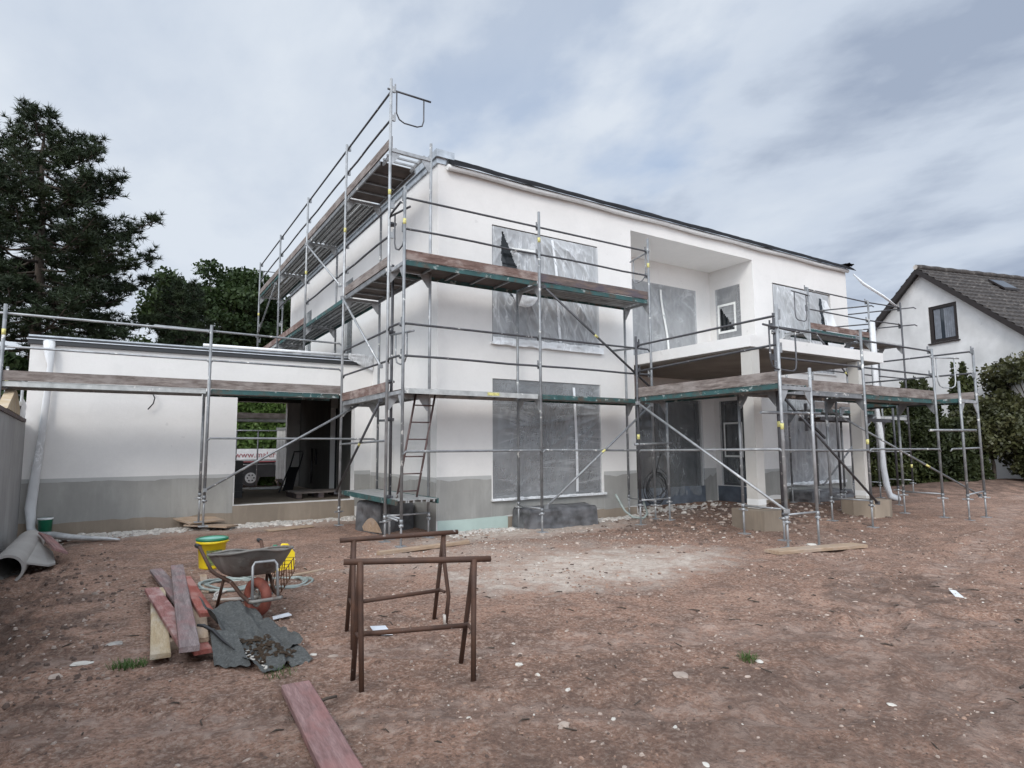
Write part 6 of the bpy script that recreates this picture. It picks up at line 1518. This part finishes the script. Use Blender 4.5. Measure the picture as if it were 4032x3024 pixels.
m_.add([np_(eR, 0, 0), np_(eR, 12, 0), np_(eR, 12, zr), np_(eR, 0, zr)], [(0, 1, 2, 3)]); m_.add([np_(eL, 0, 0), np_(eL, 12, 0), np_(eL, 12, zl), np_(eL, 0, zl)], [(0, 1, 2, 3)])
m_.build('wall', MT['nb_wall'], nb)
f_ = MB(); 
def nbar(s0, s1, z0, z1, d0=.03, d1=.13):
    vs = [np_(s_, dd, z) for dd in (d0, d1) for (s_, z) in ((s0, z0), (s1, z0), (s1, z1), (s0, z1))]; f_.add(vs, [(0, 1, 2, 3), (7, 6, 5, 4), (0, 4, 5, 1), (1, 5, 6, 2), (2, 6, 7, 3), (3, 7, 4, 0)])
nbar(-1.36, -.17, 5.6, 5.73); nbar(-1.36, -.17, 7.0, 7.12); nbar(-1.36, -1.22, 5.73, 7.0); nbar(-.33, -.17, 5.73, 7.0); wnd = f_.build('window', MT['brown_frame'], nb)
p_ = MB(); p_.add([np_(-1.24, .09, 5.7), np_(-.31, .09, 5.7), np_(-.31, .09, 7.03), np_(-1.24, .09, 7.03)], [(3, 2, 1, 0)]); p_.build('pane', MT['nb_glass'], wnd)
s_ = MB(); s_.add([np_(-1.42, -.08, 5.54), np_(-.11, -.08, 5.54), np_(-.11, -.08, 5.585), np_(-1.42, -.08, 5.585), np_(-1.42, .1, 5.54), np_(-.11, .1, 5.54), np_(-.11, .1, 5.585), np_(-1.42, .1, 5.585)], [(0, 1, 2, 3), (7, 6, 5, 4), (0, 4, 5, 1), (1, 5, 6, 2), (2, 6, 7, 3), (3, 7, 4, 0)]); s_.build('sill', MT['brown_frame'], wnd)
cu = MB()
for (a, b) in ((-1.20, -.78), (-.62, -.36)): cu.grid(lambda u, v: np_(a + (b - a) * u, .075 + .01 * math.sin(u * 30), 5.75 + 1.22 * v), 24, 2)
cu.build('curtain', MT['curtain'], wnd)
# roof: rows of interlocking tiles, real steps
def roof_side(sg, smax, name):
    m_ = MB(); L_ = smax * math.sqrt(1 + .86 ** 2); rows = int(L_ / .34); nc = 150; D0, D1_ = -.28, 12.3
    vs = []; fs = []
    for r_ in range(rows + 1):
        for e_ in (0, 1):
            t = (r_ + e_ * .999) * .34; s_ = t / L_ * smax
            for c in range(nc + 1):
                d_ = D0 + (D1_ - D0) * c / nc; lift = .075 * (1 if e_ else .0) + .018 * math.sin(c * 2.0944) 
                vs.append(np_(sg * s_, d_, HA + .10 - s_ * .86 + lift))
    w_ = nc + 1
    for k in range((rows + 1) * 2 - 1):
        for c in range(nc):
            q_ = (k * w_ + c, k * w_ + c + 1, (k + 1) * w_ + c + 1, (k + 1) * w_ + c); fs.append(q_)
    m_.add(vs, fs); return m_.build(name, MT['tiles'], nb)
rr_ = roof_side(-1, 6.2, 'roof'); roof_side(1, 4.9, 'roof')
rg = MB(); rg.path([np_(0, -.30 + .4 * k, HA + .15 + .015 * (k % 2)) for k in range(32)], [.13 if k % 2 else .115 for k in range(32)], 8); rg.build('ridge_tiles', MT['tiles'], rr_)
rc_ = MB(); rc_.path([np_(0, -.325, HA + .15), np_(0, -.305, HA + .15)], .10, 10); rc_.build('ridge_end', MT['hose_w'], rr_)
for sg, sm_ in ((-1, 6.2), (1, 4.9)):
    v_ = MB(); v_.prism([np_(0, -.30, HA + .12), np_(sg * sm_, -.30, HA + .12 - sm_ * .86), np_(sg * sm_, -.30, HA - .12 - sm_ * .86), np_(0, -.30, HA - .14)], rdir * .05); v_.build('verge_board', MT['brown_frame'], nb)
    v_ = MB(); v_.prism([np_(0, -.25, HA - .02), np_(sg * sm_, -.25, HA - .02 - sm_ * .86), np_(sg * sm_, -.25, HA - .05 - sm_ * .86), np_(0, -.25, HA - .05)], rdir * .30); v_.build('soffit', MT['brown_frame'], nb)
sk_ = MB(); c0 = [np_(-.62, 3.0, HA - .62 * .86 + .20), np_(-.62, 3.9, HA - .62 * .86 + .20), np_(-1.25, 3.9, HA - 1.25 * .86 + .20), np_(-1.25, 3.0, HA - 1.25 * .86 + .20)]
sk_.prism(c0, (0, 0, .08)); skl = sk_.build('roof_window', MT['brown_frame'], nb)
sg_ = MB(); sg_.add([p + Vector((0, 0, .084)) for p in (np_(-.68, 3.06, HA - .68 * .86 + .2), np_(-.68, 3.84, HA - .68 * .86 + .2), np_(-1.19, 3.84, HA - 1.19 * .86 + .2), np_(-1.19, 3.06, HA - 1.19 * .86 + .2))], [(3, 2, 1, 0)]); sg_.build('pane', MT['nb_glass'], skl)
